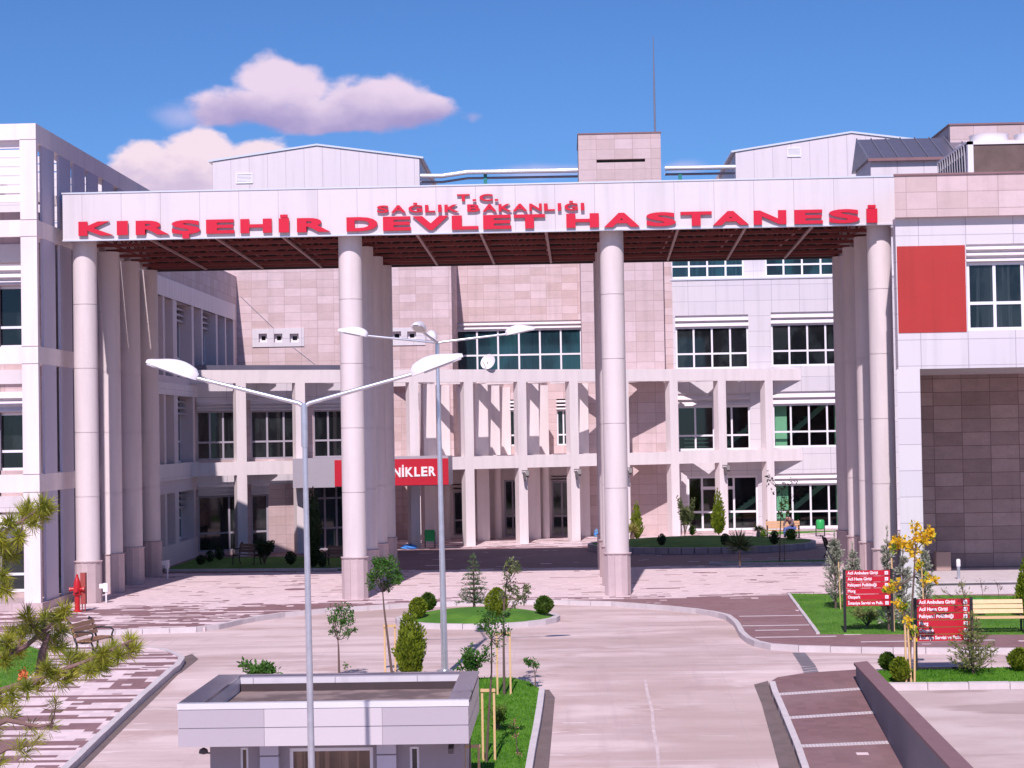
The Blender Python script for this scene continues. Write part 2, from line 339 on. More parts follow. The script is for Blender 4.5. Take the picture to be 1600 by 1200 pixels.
# ------------------------------------------------------------------ mesh helpers
def origin_of(p):
    v = Vector((0, 0, 0))
    while p is not None: v = v + p.location; p = p.parent
    return v
class MB:
    def __init__(s): s.v = []; s.f = []
    def add(s, vs, fs):
        n = len(s.v); s.v += [tuple(q) for q in vs]; s.f += [tuple(n+i for i in f) for f in fs]; return s
    def box(s, x0, x1, y0, y1, z0, z1):
        x0, x1 = min(x0, x1), max(x0, x1); y0, y1 = min(y0, y1), max(y0, y1); z0, z1 = min(z0, z1), max(z0, z1)
        return s.add([(x0, y0, z0), (x1, y0, z0), (x1, y1, z0), (x0, y1, z0), (x0, y0, z1), (x1, y0, z1), (x1, y1, z1), (x0, y1, z1)],
                     [(0, 3, 2, 1), (4, 5, 6, 7), (0, 1, 5, 4), (1, 2, 6, 5), (2, 3, 7, 6), (3, 0, 4, 7)])
    def bar(s, p, q, w, h, upv=(0, 0, 1)):
        p, q = Vector(p), Vector(q); d = (q-p).normalized(); upv = Vector(upv)
        if abs(d.dot(upv)) > .98: upv = Vector((1, 0, 0))
        a = d.cross(upv).normalized()*(w/2); b = a.cross(d).normalized()*(h/2)
        vs = [p-a-b, p+a-b, p+a+b, p-a+b, q-a-b, q+a-b, q+a+b, q-a+b]
        return s.add(vs, [(0, 3, 2, 1), (4, 5, 6, 7), (0, 1, 5, 4), (1, 2, 6, 5), (2, 3, 7, 6), (3, 0, 4, 7)])
    def tube(s, pts, rad, n=8, cap=True):
        pts = [Vector(p) for p in pts]
        if not isinstance(rad, (list, tuple)): rad = [rad]*len(pts)
        n0 = len(s.v); ref = None
        for i, p in enumerate(pts):
            d = (pts[min(i+1, len(pts)-1)]-pts[max(i-1, 0)])
            d = d.normalized() if d.length > 1e-9 else Vector((0, 0, 1))
            if ref is None:
                ref = d.orthogonal().normalized()
            a = (ref - d*ref.dot(d)); a = a.normalized() if a.length > 1e-6 else d.orthogonal().normalized(); ref = a; b = d.cross(a)
            for k in range(n):
                t = 2*math.pi*k/n; s.v.append(tuple(p+(a*math.cos(t)+b*math.sin(t))*rad[i]))
        for i in range(len(pts)-1):
            for k in range(n):
                k2 = (k+1) % n; s.f.append((n0+i*n+k, n0+i*n+k2, n0+(i+1)*n+k2, n0+(i+1)*n+k))
        if cap:
            s.f.append(tuple(n0+k for k in range(n))[::-1]); s.f.append(tuple(n0+(len(pts)-1)*n+k for k in range(n)))
        return s
    def lathe(s, c, prof, n=24):
        n0 = len(s.v)
        for r, z in prof:
            for k in range(n): t = 2*math.pi*k/n; s.v.append((c[0]+r*math.cos(t), c[1]+r*math.sin(t), c[2]+z))
        for i in range(len(prof)-1):
            for k in range(n): k2 = (k+1) % n; s.f.append((n0+i*n+k, n0+i*n+k2, n0+(i+1)*n+k2, n0+(i+1)*n+k))
        s.f.append(tuple(n0+k for k in range(n))[::-1]); s.f.append(tuple(n0+(len(prof)-1)*n+k for k in range(n)))
        return s
    def prism(s, poly, z0, z1):
        n = len(poly); vs = [(x, y, z0) for x, y in poly]+[(x, y, z1) for x, y in poly]
        return s.add(vs, [tuple(range(n))[::-1], tuple(range(n, 2*n))]+[(i, (i+1) % n, n+(i+1) % n, n+i) for i in range(n)])
    def build(s, name, mat, parent=None, smooth=False, bevel=0):
        me = bpy.data.meshes.new(name); o = origin_of(parent)
        if bevel:
            bm = bmesh.new(); vs = [bm.verts.new(Vector(v)-o) for v in s.v]
            for f in s.f:
                try: bm.faces.new([vs[i] for i in f])
                except ValueError: pass
            bmesh.ops.bevel(bm, geom=[e for e in bm.edges], offset=bevel, segments=2, affect='EDGES', clamp_overlap=True)
            bmesh.ops.recalc_face_normals(bm, faces=bm.faces); bm.to_mesh(me); bm.free()
        else:
            me.from_pydata([tuple(Vector(v)-o) for v in s.v], [], s.f); me.update()
        me.materials.append(MATS[mat] if isinstance(mat, str) else mat)
        if smooth:
            me.polygons.foreach_set('use_smooth', [True]*len(me.polygons))
            me.set_sharp_from_angle(angle=R_(40))
        ob = bpy.data.objects.new(name, me); COL.objects.link(ob)
        if parent: ob.parent = parent
        return ob
def thing(name, label, cat, loc=(0, 0, 0), group=None):
    o = bpy.data.objects.new(name, None); COL.objects.link(o); o.location = loc; o.empty_display_size = .2
    o['label'] = label; o['category'] = cat
    if group: o['group'] = group
    return o
def tag(o, label=None, cat=None, group=None, kind=None):
    if label: o['label'] = label
    if cat: o['category'] = cat
    if group: o['group'] = group
    if kind: o['kind'] = kind
    return o
def copy_tree(o, parent=None):
    c = o.copy(); COL.objects.link(c); c.parent = parent
    for ch in o.children: copy_tree(ch, c)
    return c
def subtract(spans, a, b):
    out = []
    for x0, x1 in spans:
        if b <= x0 or a >= x1: out.append((x0, x1)); continue
        if a > x0: out.append((x0, a))
        if b < x1: out.append((b, x1))
    return out
def wallY(mb, x0, x1, z0, z1, y, th, holes=()):
    """wall facing -Y (front face at y) with real openings"""
    zs = sorted({z0, z1, *[min(max(h[2], z0), z1) for h in holes], *[min(max(h[3], z0), z1) for h in holes]})
    for a, b in zip(zs, zs[1:]):
        if b-a < 1e-4: continue
        sp = [(x0, x1)]; mid = (a+b)/2
        for h in holes:
            if h[2] < mid < h[3]: sp = subtract(sp, h[0], h[1])
        for s0, s1 in sp: mb.box(s0, s1, y, y+th, a, b)
def wallX(mb, xf, y0, y1, z0, z1, th, holes=()):
    """wall facing +X; xf(y) gives the X of its face, holes = (ya, yb, za, zb)"""
    zs = sorted({z0, z1, *[h[2] for h in holes], *[h[3] for h in holes]})
    for a, b in zip(zs, zs[1:]):
        sp = [(y0, y1)]; mid = (a+b)/2
        for h in holes:
            if h[2] < mid < h[3]: sp = subtract(sp, h[0], h[1])
        for s0, s1 in sp: mb.prism([(xf(s0)-th, s0), (xf(s0), s0), (xf(s1), s1), (xf(s1)-th, s1)], a, b)
def winY(parent, x0, x1, z0, z1, y, cols=2, split=(.36,), mat='glass_dark', bar=.07, rec=.16, name='window', fr='pvc_white'):
    m = MB(); f0, f1 = y+rec-.06, y+rec+.02
    m.box(x0, x0+bar, f0, f1, z0, z1).box(x1-bar, x1, f0, f1, z0, z1).box(x0+bar, x1-bar, f0, f1, z0, z0+bar).box(x0+bar, x1-bar, f0, f1, z1-bar, z1)
    xs = [x0+(x1-x0)*i/cols for i in range(1, cols)] if isinstance(cols, int) else cols
    for x in xs: m.box(x-bar*.5, x+bar*.5, f0+.004, f1, z0+bar, z1-bar)
    for s in split:
        z = z0+(z1-z0)*s; m.box(x0+bar, x1-bar, f0+.008, f1, z-bar*.5, z+bar*.5)
    o = m.build(name, fr, parent)
    MB().box(x0+.01, x1-.01, f1-.03, f1+.02, z0+.01, z1-.01).build('pane', mat, o)
    return o
def slatsY(parent, x0, x1, z0, z1, y, n=3, mat='slat_white'):
    m = MB(); h = (z1-z0)/n
    for i in range(n):
        za = z0+h*i; m.add([(x0, y-.10, za+.02), (x1, y-.10, za+.02), (x1, y+.05, za+h*.62), (x0, y+.05, za+h*.62),
                            (x0, y-.06, za+.0), (x1, y-.06, za+.0), (x1, y+.09, za+h*.56), (x0, y+.09, za+h*.56)],
                           [(0, 1, 2, 3), (7, 6, 5, 4), (0, 4, 5, 1), (3, 2, 6, 7), (0, 3, 7, 4), (1, 5, 6, 2)])
    m.box(x0, x1, y+.10, y+.16, z0, z1)
    return m.build('sun_slats', mat, parent)
FONT = None
def text_mesh(body, width, height, depth, name, mat, parent, loc, bold=.02, fit=False):
    """raised lettering: width/height fitted, facing -Y; loc = left end of the baseline, front face"""
    def mk(t, off=0, ext=0):
        cu = bpy.data.curves.new('t', 'FONT'); cu.body = t; cu.size = 1; cu.offset = off; cu.extrude = ext; cu.resolution_u = 4
        ob = bpy.data.objects.new('t', cu); COL.objects.link(ob); bpy.context.view_layer.update()
        me = bpy.data.meshes.new_from_object(ob.evaluated_get(bpy.context.evaluated_depsgraph_get()))
        bpy.data.objects.remove(ob); bpy.data.curves.remove(cu); return me
    ref = mk('H', bold); ys = [v.co.y for v in ref.vertices]; cap0, cap = min(ys), max(ys)-min(ys); bpy.data.meshes.remove(ref)
    me = mk(body, bold, .5); xs = [v.co.x for v in me.vertices]; xa, xb = min(xs), max(xs)
    sx = width/(xb-xa); sy = height/cap; o = origin_of(parent)
    if fit: ys = [v.co.y for v in me.vertices]; cap0 = min(ys); sy = height/(max(ys)-cap0)
    for v in me.vertices:
        x, y, z = v.co; p = Vector((loc[0]+(x-xa)*sx, loc[1]-z*depth+depth*.5, loc[2]+(y-cap0)*sy)) - o
        v.co = p
    me.flip_normals()
    bm = bmesh.new(); bm.from_mesh(me); bmesh.ops.recalc_face_normals(bm, faces=bm.faces); bm.to_mesh(me); bm.free()
    me.name = name; me.materials.clear(); me.materials.append(MATS[mat])
    ob = bpy.data.objects.new(name, me); COL.objects.link(ob); ob.parent = parent
    return ob

def place_letters(L, Y, depth, mat, parent, bold):
    """one raised letter per entry: (char, left px, right px, baseline px, cap height px) on the plane Y"""
    for ch, xa, xb, yb, cap in L:
        a = P(xa, yb, Y); b = P(xb, yb, Y); h = P(xa, yb-cap, Y).z-a.z; w = b.x-a.x
        base = {'Ş': 'S', 'Ğ': 'G', 'İ': 'I'}.get(ch, ch); box = MB()
        if base == 'I': box.box(a.x, b.x, Y-depth/2, Y+depth/2, a.z, a.z+h)
        if ch == '.': box.box(a.x, b.x, Y-depth/2, Y+depth/2, a.z, a.z+h*.27)
        if ch == 'İ': box.box(a.x+w*.14, b.x-w*.14, Y-depth/2, Y+depth/2, a.z+h*1.04, a.z+h*1.26)
        if ch == 'Ş': box.box(a.x+w*.38, a.x+w*.62, Y-depth/2+.004, Y+depth/2-.004, a.z-h*.32, a.z+h*.02)
        if ch == 'Ğ': box.box(a.x+w*.36, a.x+w*.64, Y-depth/2+.004, Y+depth/2-.004, a.z+h*1.02, a.z+h*1.30)
        o = None
        if base not in ('I', '.'): o = text_mesh(base, w, h, depth, 'letter', mat, parent, (a.x, Y, a.z), bold, fit=True)
        if box.v:
            q = box.build('letter', mat, parent)
            if o:                                                        # accent joins its letter's mesh
                bm = bmesh.new(); bm.from_mesh(o.data); bm.from_mesh(q.data); bm.to_mesh(o.data); bm.free(); bpy.data.objects.remove(q)

# ------------------------------------------------------------------ the ground
def ground_sheet():
    ys = [-400, CREASE-2.0, CREASE-1.4, CREASE-.7, CREASE, CREASE+.01, 20, 600]
    ys = [-400, -60, CREASE, 600]; xs = [-500, -40, 40, 500]
    v = [(x, y, terr(y) if y > -100 else terr(-60)) for y in ys for x in xs]; n = len(xs)
    f = [(j*n+i, j*n+i+1, (j+1)*n+i+1, (j+1)*n+i) for j in range(len(ys)-1) for i in range(n-1)]
    m = MB().add(v, f); tag(m.build('road', 'concrete_road'), kind='structure')
ground_sheet()
def raised(name, poly, mat, up=KERB, down=.5, kind='structure', sag=0):
    """kerbed surface: polygon (world xy) laid 'up' above the road surface and following its slope"""
    bm = bmesh.new(); vs = [bm.verts.new((x, y, 0)) for x, y in poly]; bm.faces.new(vs)
    bmesh.ops.bisect_plane(bm, geom=bm.verts[:]+bm.edges[:]+bm.faces[:], plane_co=(0, CREASE, 0), plane_no=(0, 1, 0))
    bmesh.ops.triangulate(bm, faces=bm.faces[:])
    bmesh.ops.bisect_plane(bm, geom=bm.verts[:]+bm.edges[:]+bm.faces[:], plane_co=(0, CREASE, 0), plane_no=(0, 1, 0))
    for f in bm.faces:
        if f.normal.z < 0: f.normal_flip()
    r = bmesh.ops.extrude_face_region(bm, geom=bm.faces[:])
    for v in bm.verts: v.co.z = terr(v.co.y)+up-down
    for g in r['geom']:
        if isinstance(g, bmesh.types.BMVert): g.co.z = terr(g.co.y)+up
    bmesh.ops.recalc_face_normals(bm, faces=bm.faces)
    me = bpy.data.meshes.new(name); bm.to_mesh(me); bm.free(); me.materials.append(MATS[mat])
    ob = bpy.data.objects.new(name, me); COL.objects.link(ob); tag(ob, kind=kind); return ob
def xy(pts, up=KERB): return [tuple(G(a, b, up)[:2]) for a, b in pts]
def kerb(name, pts, w=.16, h=KERB+.03, seg=.8, mat='kerb_stone', base=0, side=1):
    """kerb stones along a world-xy line; one mesh, a thin joint between stones"""
    m = MB(); pts = [Vector((p[0], p[1])) for p in pts]
    # resample
    L = [0]
    for a, b in zip(pts, pts[1:]): L.append(L[-1]+(b-a).length)
    def at_(s):
        for i in range(len(pts)-1):
            if s <= L[i+1]+1e-9:
                t = (s-L[i])/max(L[i+1]-L[i], 1e-9); return pts[i].lerp(pts[i+1], t)
        return pts[-1]
    n = max(1, int(L[-1]/seg)); st = L[-1]/n
    def nrm(s):
        d = (at_(min(s+.15, L[-1]))-at_(max(s-.15, 0))).normalized(); return Vector((-d.y, d.x))*side
    for i in range(n):
        s0, s1 = i*st+.008, (i+1)*st-.008; a, b = at_(s0), at_(s1); na, nb = nrm(s0)*w, nrm(s1)*w
        P4 = [a, b, b+nb, a+na]; zt = [terr(p.y)+h+base for p in P4]; j = random.uniform(-.006, .006)
        vs = [(p.x, p.y, z-.5) for p, z in zip(P4, zt)]+[(p.x, p.y, z+j) for p, z in zip(P4, zt)]
        m.add(vs, [(0, 3, 2, 1), (4, 5, 6, 7), (0, 1, 5, 4), (1, 2, 6, 5), (2, 3, 7, 6), (3, 0, 4, 7)])
    return tag(m.build(name, mat), kind='structure')
# plaza in front of and under the gateway
kerb_line = [(-60, 1003), (20, 995), (110, 987), (230, 983), (320, 980), (341, 976), (380, 967), (440, 958), (520, 951), (640, 943), (760, 939), (860, 938), (960, 941),
             (1040, 947), (1100, 953), (1140, 961), (1155, 972), (1165, 990), (1180, 1001), (1205, 1007), (1250, 1010), (1400, 1013), (1700, 1014)]
kl = xy(kerb_line)
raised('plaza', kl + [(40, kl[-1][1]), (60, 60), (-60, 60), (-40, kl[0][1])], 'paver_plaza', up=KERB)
kerb('plaza_kerb', kl, side=-1)
# left pavement with paver streaks
lw = [(-80, 1012), (120, 1010), (200, 1011), (245, 1014), (270, 1021), (279, 1029), (272, 1040), (255, 1053), (215, 1088), (170, 1130), (90, 1207), (40, 1262)]
lwx = xy(lw)
raised('pavement', lwx + [(-16, lwx[-1][1]), (-16, lwx[0][1])], 'paver_walk')
kerb('pavement_kerb', lwx, side=1)
gut = xy([(300, 1022), (279, 1029), (272, 1042), (255, 1055), (215, 1090), (170, 1132), (90, 1209)], 0)
gut2 = xy([(310, 1030), (285, 1050), (240, 1093), (195, 1137), (120, 1212)], 0)
raised('road_gutter', gut + gut2[::-1], 'asphalt_gutter', up=.006, down=.05)
# right-hand ramp pavement beside the retaining wall
rw = xy([(1258, 1215), (1240, 1162), (1218, 1108), (1205, 1078), (1202, 1066), (1215, 1058), (1260, 1051), (1338, 1046), (1375, 1118), (1432, 1215)])
raised('pavement', rw, 'paver_dark')
kerb('pavement_kerb', rw[:5], w=.14, seg=.35, side=-1)
raised('road_gutter', xy([(1200, 1064), (1204, 1078), (1217, 1108), (1238, 1160), (1258, 1218)], 0) + xy([(1222, 1218), (1208, 1165), (1190, 1100), (1178, 1070)], 0), 'asphalt_gutter', up=.006, down=.05)
for (a, b) in (((1216, 1085), (1348, 1076)), ((1226, 1122), (1367, 1113)), ((1247, 1166), (1388, 1160))):
    m = MB(); p, q = G(*a), G(*b); n = 26
    for i in range(n):
        s = p.lerp(q, (i+.06)/n); e = p.lerp(q, (i+.94)/n)
        wv = .11
        vs = []
        for zz in (-.05, .006):
            for c, dy in ((s, -wv), (e, -wv), (e, wv), (s, wv)): vs.append((c.x, c.y+dy, terr(c.y+dy)+KERB+zz))
        m.add(vs, [(0, 3, 2, 1), (4, 5, 6, 7), (0, 1, 5, 4), (1, 2, 6, 5), (2, 3, 7, 6), (3, 0, 4, 7)])
    tag(m.build('paver_stripe', 'kerb_stone'), kind='structure')
# lawns
LAWNS = []
def lawn(pts, up=KERB+.02, world_pts=None, blades=0):
    p = world_pts if world_pts else xy(pts)
    ob = raised('lawn', p, 'lawn_soil', up=up); LAWNS.append((p, up, blades)); return ob
L1 = xy([(1234, 928), (1330, 930), (1450, 931), (1640, 932), (1640, 992), (1450, 991), (1281, 991)])
lawn(None, world_pts=L1, blades=9000); kerb('lawn_kerb', [L1[6], L1[0]], w=.1, h=KERB+.05, side=1)
L2 = xy([(1362, 1050), (1430, 1048), (1640, 1043), (1640, 1066), (1400, 1068), (1384, 1068)])
lawn(None, world_pts=L2, up=KERB+.03, blades=5000)
kerb('lawn_kerb', xy([(1384, 1070), (1640, 1068)]), w=.18, h=KERB+.06, side=-1)
L3 = xy([(700, 1060), (757, 1060), (800, 1060), (826, 1066), (842, 1077), (839, 1100), (834, 1130), (826, 1170), (819, 1215), (640, 1215), (640, 1100)])
lawn(None, world_pts=L3, blades=14000)
kerb('lawn_kerb', xy([(842, 1077), (839, 1100), (834, 1130), (826, 1170), (818, 1218)]), w=.14, side=1, seg=.5)
raised('road_gutter', xy([(846, 1078), (843, 1101), (838, 1131), (831, 1172), (824, 1218)], 0) + xy([(856, 1218), (862, 1150), (867, 1090), (858, 1078)], 0), 'asphalt_gutter', up=.006, down=.05)
L4 = xy([(-60, 1010), (40, 1008), (75, 1022), (70, 1042), (30, 1070), (-60, 1110)])
lawn(None, world_pts=L4, blades=5000)
# roundabout: kerbed oval lawn with a low mound
ctr = (G(615, 967)+G(878, 963))*.5; rx = (G(878, 963)-G(615, 967)).length*.5-.05; ry = 2.35
ov = [(ctr.x+rx*math.cos(t), ctr.y+ry*math.sin(t)) for t in [2*math.pi*i/48 for i in range(49)]]
kerb('roundabout_kerb', ov, w=.2, h=KERB+.03, side=1, seg=.7)
m = MB(); rings = 10
for j in range(rings+1):
    k = j/rings; z = .30*(1-k*k)
    for i in range(48): t = 2*math.pi*i/48; m.v.append((ctr.x+(rx-.15)*k*math.cos(t), ctr.y+(ry-.15)*k*math.sin(t), .01+z))
for j in range(rings):
    for i in range(48): m.f.append((j*48+i, (j+1)*48+i, (j+1)*48+(i+1) % 48, j*48+(i+1) % 48))
tag(m.build('roundabout_lawn', 'lawn_soil', smooth=True), kind='structure')
# back island (raised bed with stone edge) and the shaded beds
isl_c = (PZ(918, 856)+PZ(1266, 850))*.5; irx = (PZ(1266, 850)-PZ(918, 856)).length*.5; iry = 4.4
isl_c = Vector((isl_c.x, PZ(1080, 866).y+iry, 0))
def island(cx, cy, rx_, ry_, h, mound, name, n=56, edge='stone_base'):
    m = MB()
    for i in range(n):
        t0, t1 = 2*math.pi*(i+.03)/n, 2*math.pi*(i+.97)/n
        q = [(cx+r*k*math.cos(t), cy+s*k*math.sin(t)) for (r, s, k, t) in ((rx_, ry_, 1, t0), (rx_, ry_, 1, t1), (rx_-.18, ry_-.18, 1, t1), (rx_-.18, ry_-.18, 1, t0))]
        m.prism(q, -.2, h)
    tag(m.build(name+'_edge', edge), kind='structure')
    m = MB()
    for j in range(9):
        k = j/8
        for i in range(48): t = 2*math.pi*i/48; m.v.append((cx+(rx_-.15)*k*math.cos(t), cy+(ry_-.15)*k*math.sin(t), h-.03+mound*(1-k*k)))
    for j in range(8):
        for i in range(48): m.f.append((j*48+i, (j+1)*48+i, (j+1)*48+(i+1) % 48, j*48+(i+1) % 48))
    tag(m.build(name+'_lawn', 'lawn_soil', smooth=True), kind='structure')
island(isl_c.x, isl_c.y, irx, iry, .30, .30, 'island')
fl = PZ(1225, 880); island(fl.x+3.2, fl.y, 6.4, 1.0, .10, .03, 'flower_bed', edge='kerb_stone')
SB = [PZ(258, 893), PZ(540, 891), PZ(560, 884), PZ(470, 872), PZ(300, 866)]
raised('lawn', [(SB[0].x, SB[0].y), (SB[1].x, SB[1].y), (SB[2].x, SB[2].y), (SB[2].x-.6, PZ(470, 871).y), (-16.2, PZ(470, 871).y), (-16.2, SB[0].y)], 'lawn_soil', up=KERB+.05)
kerb('lawn_kerb', [(SB[0].x, SB[0].y), (SB[1].x, SB[1].y), (SB[2].x, SB[2].y)], w=.12, h=KERB+.10, side=-1)
g1, g2 = PZ(1205, 836), PZ(1300, 830)
raised('lawn', [(g1.x, g1.y), (g2.x+1, g2.y), (g2.x+1, 39.2), (g1.x, 39.2)], 'lawn_soil', up=KERB+.03)
# drain grate, manhole, parking, retaining wall
m = MB(); a, b, c, d = [PZ(*q, -KERB) for q in ((1238, 1020), (1258, 1020), (1281, 1049), (1258, 1051))]
for i in range(14):
    t0, t1 = (i+.1)/14, (i+.75)/14; p, q, r, s = a.lerp(d, t0), b.lerp(c, t0), b.lerp(c, t1), a.lerp(d, t1)
    m.add([(*p[:2], terr(p.y)+.012), (*q[:2], terr(q.y)+.012), (*r[:2], terr(r.y)+.012), (*s[:2], terr(s.y)+.012)], [(0, 3, 2, 1)])
tag(m.build('drain_grate', 'grey_metal'), 'dark metal drain grate set across the road near the retaining wall', 'drain grate')
pm = PZ(462, 921); m = MB().lathe((pm.x, pm.y, 0), [(.42, -.1), (.42, .012), (.36, .016), (.02, .016)], 20)
tag(m.build('manhole_cover', 'wall_cap'), 'small dark round manhole cover in the plaza paving', 'manhole cover')
WT = .22
A, B_, C_, D_ = PZ(1335, 1035, WT), PZ(1489, 1202, WT), PZ(1522, 1202, WT), PZ(1354, 1033, WT)
ext = (B_-A)*.35; B2, C2 = B_+ext, C_+ext
m = MB().prism([(A.x+.03, A.y), (B2.x+.03, B2.y), (C2.x-.03, C2.y), (D_.x-.03, D_.y)], -4, WT-.06)
rwall = thing('retaining_wall', 'long grey retaining wall with mauve coping beside the ramp pavement', 'wall', (A.x, A.y, 0))
m.build('wall_body', 'wall_dark', rwall)
MB().prism([(A.x-.02, A.y-.02), (B2.x-.02, B2.y), (C2.x+.02, C2.y), (D_.x+.02, D_.y+.02)], WT-.06, WT).build('coping', 'wall_cap', rwall)
pk = [PZ(*q, .16) for q in ((1354, 1080), (1640, 1074))]
kx = (pk[0].y-D_.y)/(C2.y-D_.y)
v = [(D_.x+(C2.x-D_.x)*kx-.08, pk[0].y, .16), (30, pk[1].y, .16), (30, C2.y, .16), (C2.x-.08, C2.y, .16)]
tag(MB().add(v+[(a, b, -3) for a, b, c in v], [(0, 3, 2, 1), (0, 1, 5, 4), (3, 0, 4, 7), (4, 5, 6, 7), (1, 2, 6, 5), (2, 3, 7, 6)]).build('parking_lot', 'concrete_parking'), kind='structure')
m = MB(); jp = [G(a, b, 0) for a, b in ((1008, 1062), (1012, 1085), (1019, 1110), (1021, 1140), (1027, 1170), (1031, 1225))]
for a, b in zip(jp, jp[1:]):
    w_ = .035; m.add([(a.x-w_, a.y, terr(a.y)+.004), (b.x-w_, b.y, terr(b.y)+.004), (b.x+w_, b.y, terr(b.y)+.004), (a.x+w_, a.y, terr(a.y)+.004)], [(0, 1, 2, 3)])
tag(m.build('road_joint', 'joint_filler'), kind='structure')
# pavement stripes beside the right lawn
for (x0, y0, x1, y1) in ((1155, 963, 1270, 961), (1160, 978, 1282, 978), (1180, 996, 1310, 997), (1345, 1003, 1560, 1003), (1180, 985, 1250, 986)):
    p, q = PZ(x0, y0), PZ(x1, y1); m = MB().box(p.x, q.x, p.y-.07, p.y+.07, -.05, .006)
    tag(m.build('paver_stripe', 'kerb_stone'), kind='structure')

# ------------------------------------------------------------------ entrance gateway: columns, roof truss, fascia with lettering
def gateway():
    FY, BY = -.9, 12.8
    x0, x1 = -16.14, 13.11; zb, zt = 12.84, 14.46
    root = thing('entrance_gateway', 'tall hospital entrance canopy on rows of round columns with red lettering across its white fascia', 'gateway', (-1.5, 6, 0))
    FX = [-15.60, -6.087, 3.206, 12.64]; BX = [-16.06, -6.15, 3.15, 13.12]; RY = [0, 4.15, 8.25, 12.36]
    pp, zb0 = 2.2796, 1.4809
    for i in range(4):
        for j, y in enumerate(RY):
            t = y/12.36; x = FX[i]*(1-t)+BX[i]*t
            m = MB(); prof = []
            for k in range(5):
                a = zb0+pp*k; b = min(a+pp, zb+.15)
                if a > zb: break
                prof += [(.42, a+.012), (.42, b-.012), (.40, b-.012), (.40, b+.012)]
            c = m.lathe((x, y, 0), [(.40, zb0-.05), (.40, zb0+.012)]+prof[:-2], 40).build('column', 'column_white', root, smooth=True)
            bs = MB(); poly = [(x+.475*math.cos(2*math.pi*(q+.5)/12), y+.475*math.sin(2*math.pi*(q+.5)/12)) for q in range(12)]
            bs.prism(poly, -.1, zb0-.03); bs.lathe((x, y, 0), [(.49, zb0-.045), (.505, zb0-.03), (.505, zb0-.005), (.42, zb0+.012)], 32)
            bs.build('base', 'stone_base', c)
    # fascia boards (front, sides, back)
    f = MB().box(x0, x1, FY, FY+.14, zb, zt); f.box(x0, x0+.14, FY+.14, BY-.14, zb, zt).box(x1-.14, x1, FY+.14, BY-.14, zb, zt)
    fo = f.build('fascia', 'panel_fascia', root)
    MB().box(x0+.14, x1-.14, BY-.14, BY, zb, zt).build('rear_fascia', 'deck_dark', root)
    MB().box(x0-.03, x1+.03, FY-.03, FY+.2, zt, zt+.05).box(x0-.03, x0+.2, FY+.2, BY, zt, zt+.05).box(x1-.2, x1+.03, FY+.2, BY, zt, zt+.05).build('cap', 'cap_metal', root)
    MB().box(x0-.01, x1+.01, FY-.02, FY+.16, zb-.05, zb).build('lower_trim', 'cap_metal', root)
    MB().box(x0+.14, x1-.14, FY+.14, BY-.14, zt-.16, zt-.08).build('roof_deck', 'truss_red', root)
    # steel trusses and purlins seen from below
    tr = MB()
    for y in (.35, 2.5, 4.6, 6.7, 8.8, 10.9, 12.2):
        tr.bar((x0+.2, y, zb+.12), (x1-.2, y, zb+.12), .09, .12).bar((x0+.2, y, zt-.3), (x1-.2, y, zt-.3), .09, .10)
        n = 24; w = (x1-x0-.4)/n
        for k in range(n):
            a = x0+.2+k*w; za, zc = (zb+.15, zt-.32) if k % 2 else (zt-.32, zb+.15)
            tr.bar((a, y, za), (a+w, y, zc), .06, .06)
    tr.build('truss', 'truss_red', root)
    tr = MB()
    for k in range(13):
        x = x0+.5+(x1-x0-1)*k/12
        tr.bar((x, FY+.3, zt-.42), (x, BY-.3, zt-.42), .10, .14); tr.bar((x, FY+.3, zb+.32), (x, BY-.3, zb+.32), .07, .07)
        for q in range(12):
            y = FY+.3+q*1.09; za, zc = (zb+.34, zt-.44) if q % 2 else (zt-.44, zb+.34)
            tr.bar((x, y, za), (x, y+1.09, zc), .05, .05)
    tr.build('cross_truss', 'truss_red', root)
    tr = MB()
    for k in range(19):
        y = FY+.5+k*.7; tr.box(x0+.2, x1-.2, y-.03, y+.03, zt-.245, zt-.165)
    tr.build('purlins', 'truss_light', root)
    tr = MB()
    for a, b in (((232, 379), (322, 415)), ((335, 376), (410, 413)), ((440, 373), (502, 411)), ((650, 368), (683, 406)), ((750, 366), (772, 404)), ((853, 363), (861, 403)), ((1060, 359), (1043, 400)), ((1166, 357), (1136, 398)), ((1271, 354), (1226, 396))):
        p = P(*a, -.6); q = P(*b, 12.3); tr.bar((p.x, -.6, zb+.03), (q.x, 12.3, zb+.03), .09, .07)
    tr.build('tie_bars', 'truss_light', root)
    place_letters([(c, a, b, 368.5-(a-121)*.0165, 22) for c, a, b in (('K', 122.5, 177), ('I', 183, 200), ('R', 212, 264), ('Ş', 268, 313), ('E', 322, 366), ('H', 375.5, 424.5), ('İ', 436, 452), ('R', 464, 516),
        ('D', 541.5, 590), ('E', 598.5, 642), ('V', 645, 701), ('L', 706, 747.5), ('E', 755, 799), ('T', 803, 852), ('H', 885, 936), ('A', 944, 999.5), ('S', 1010, 1056.5), ('T', 1063.5, 1112.5), ('A', 1114, 1170.5), ('N', 1178, 1229),
        ('E', 1241.5, 1286), ('S', 1295.5, 1344), ('İ', 1354, 1371))], FY-.12, .09, 'letter_red', fo, .045)
    place_letters([(c, a, b, 332.6-(a-589)*.0125, 11.5) for c, a, b in (('S', 589, 607.5), ('A', 611, 634), ('Ğ', 638, 660), ('L', 664, 680), ('I', 684.5, 690), ('K', 694.5, 717), ('B', 730, 750), ('A', 754, 776), ('K', 779, 799.5), ('A', 801, 824),
        ('N', 827, 846.5), ('L', 850, 867), ('I', 871.5, 877), ('Ğ', 882, 903), ('I', 907.5, 913))], FY-.11, .07, 'letter_red', fo, .03)
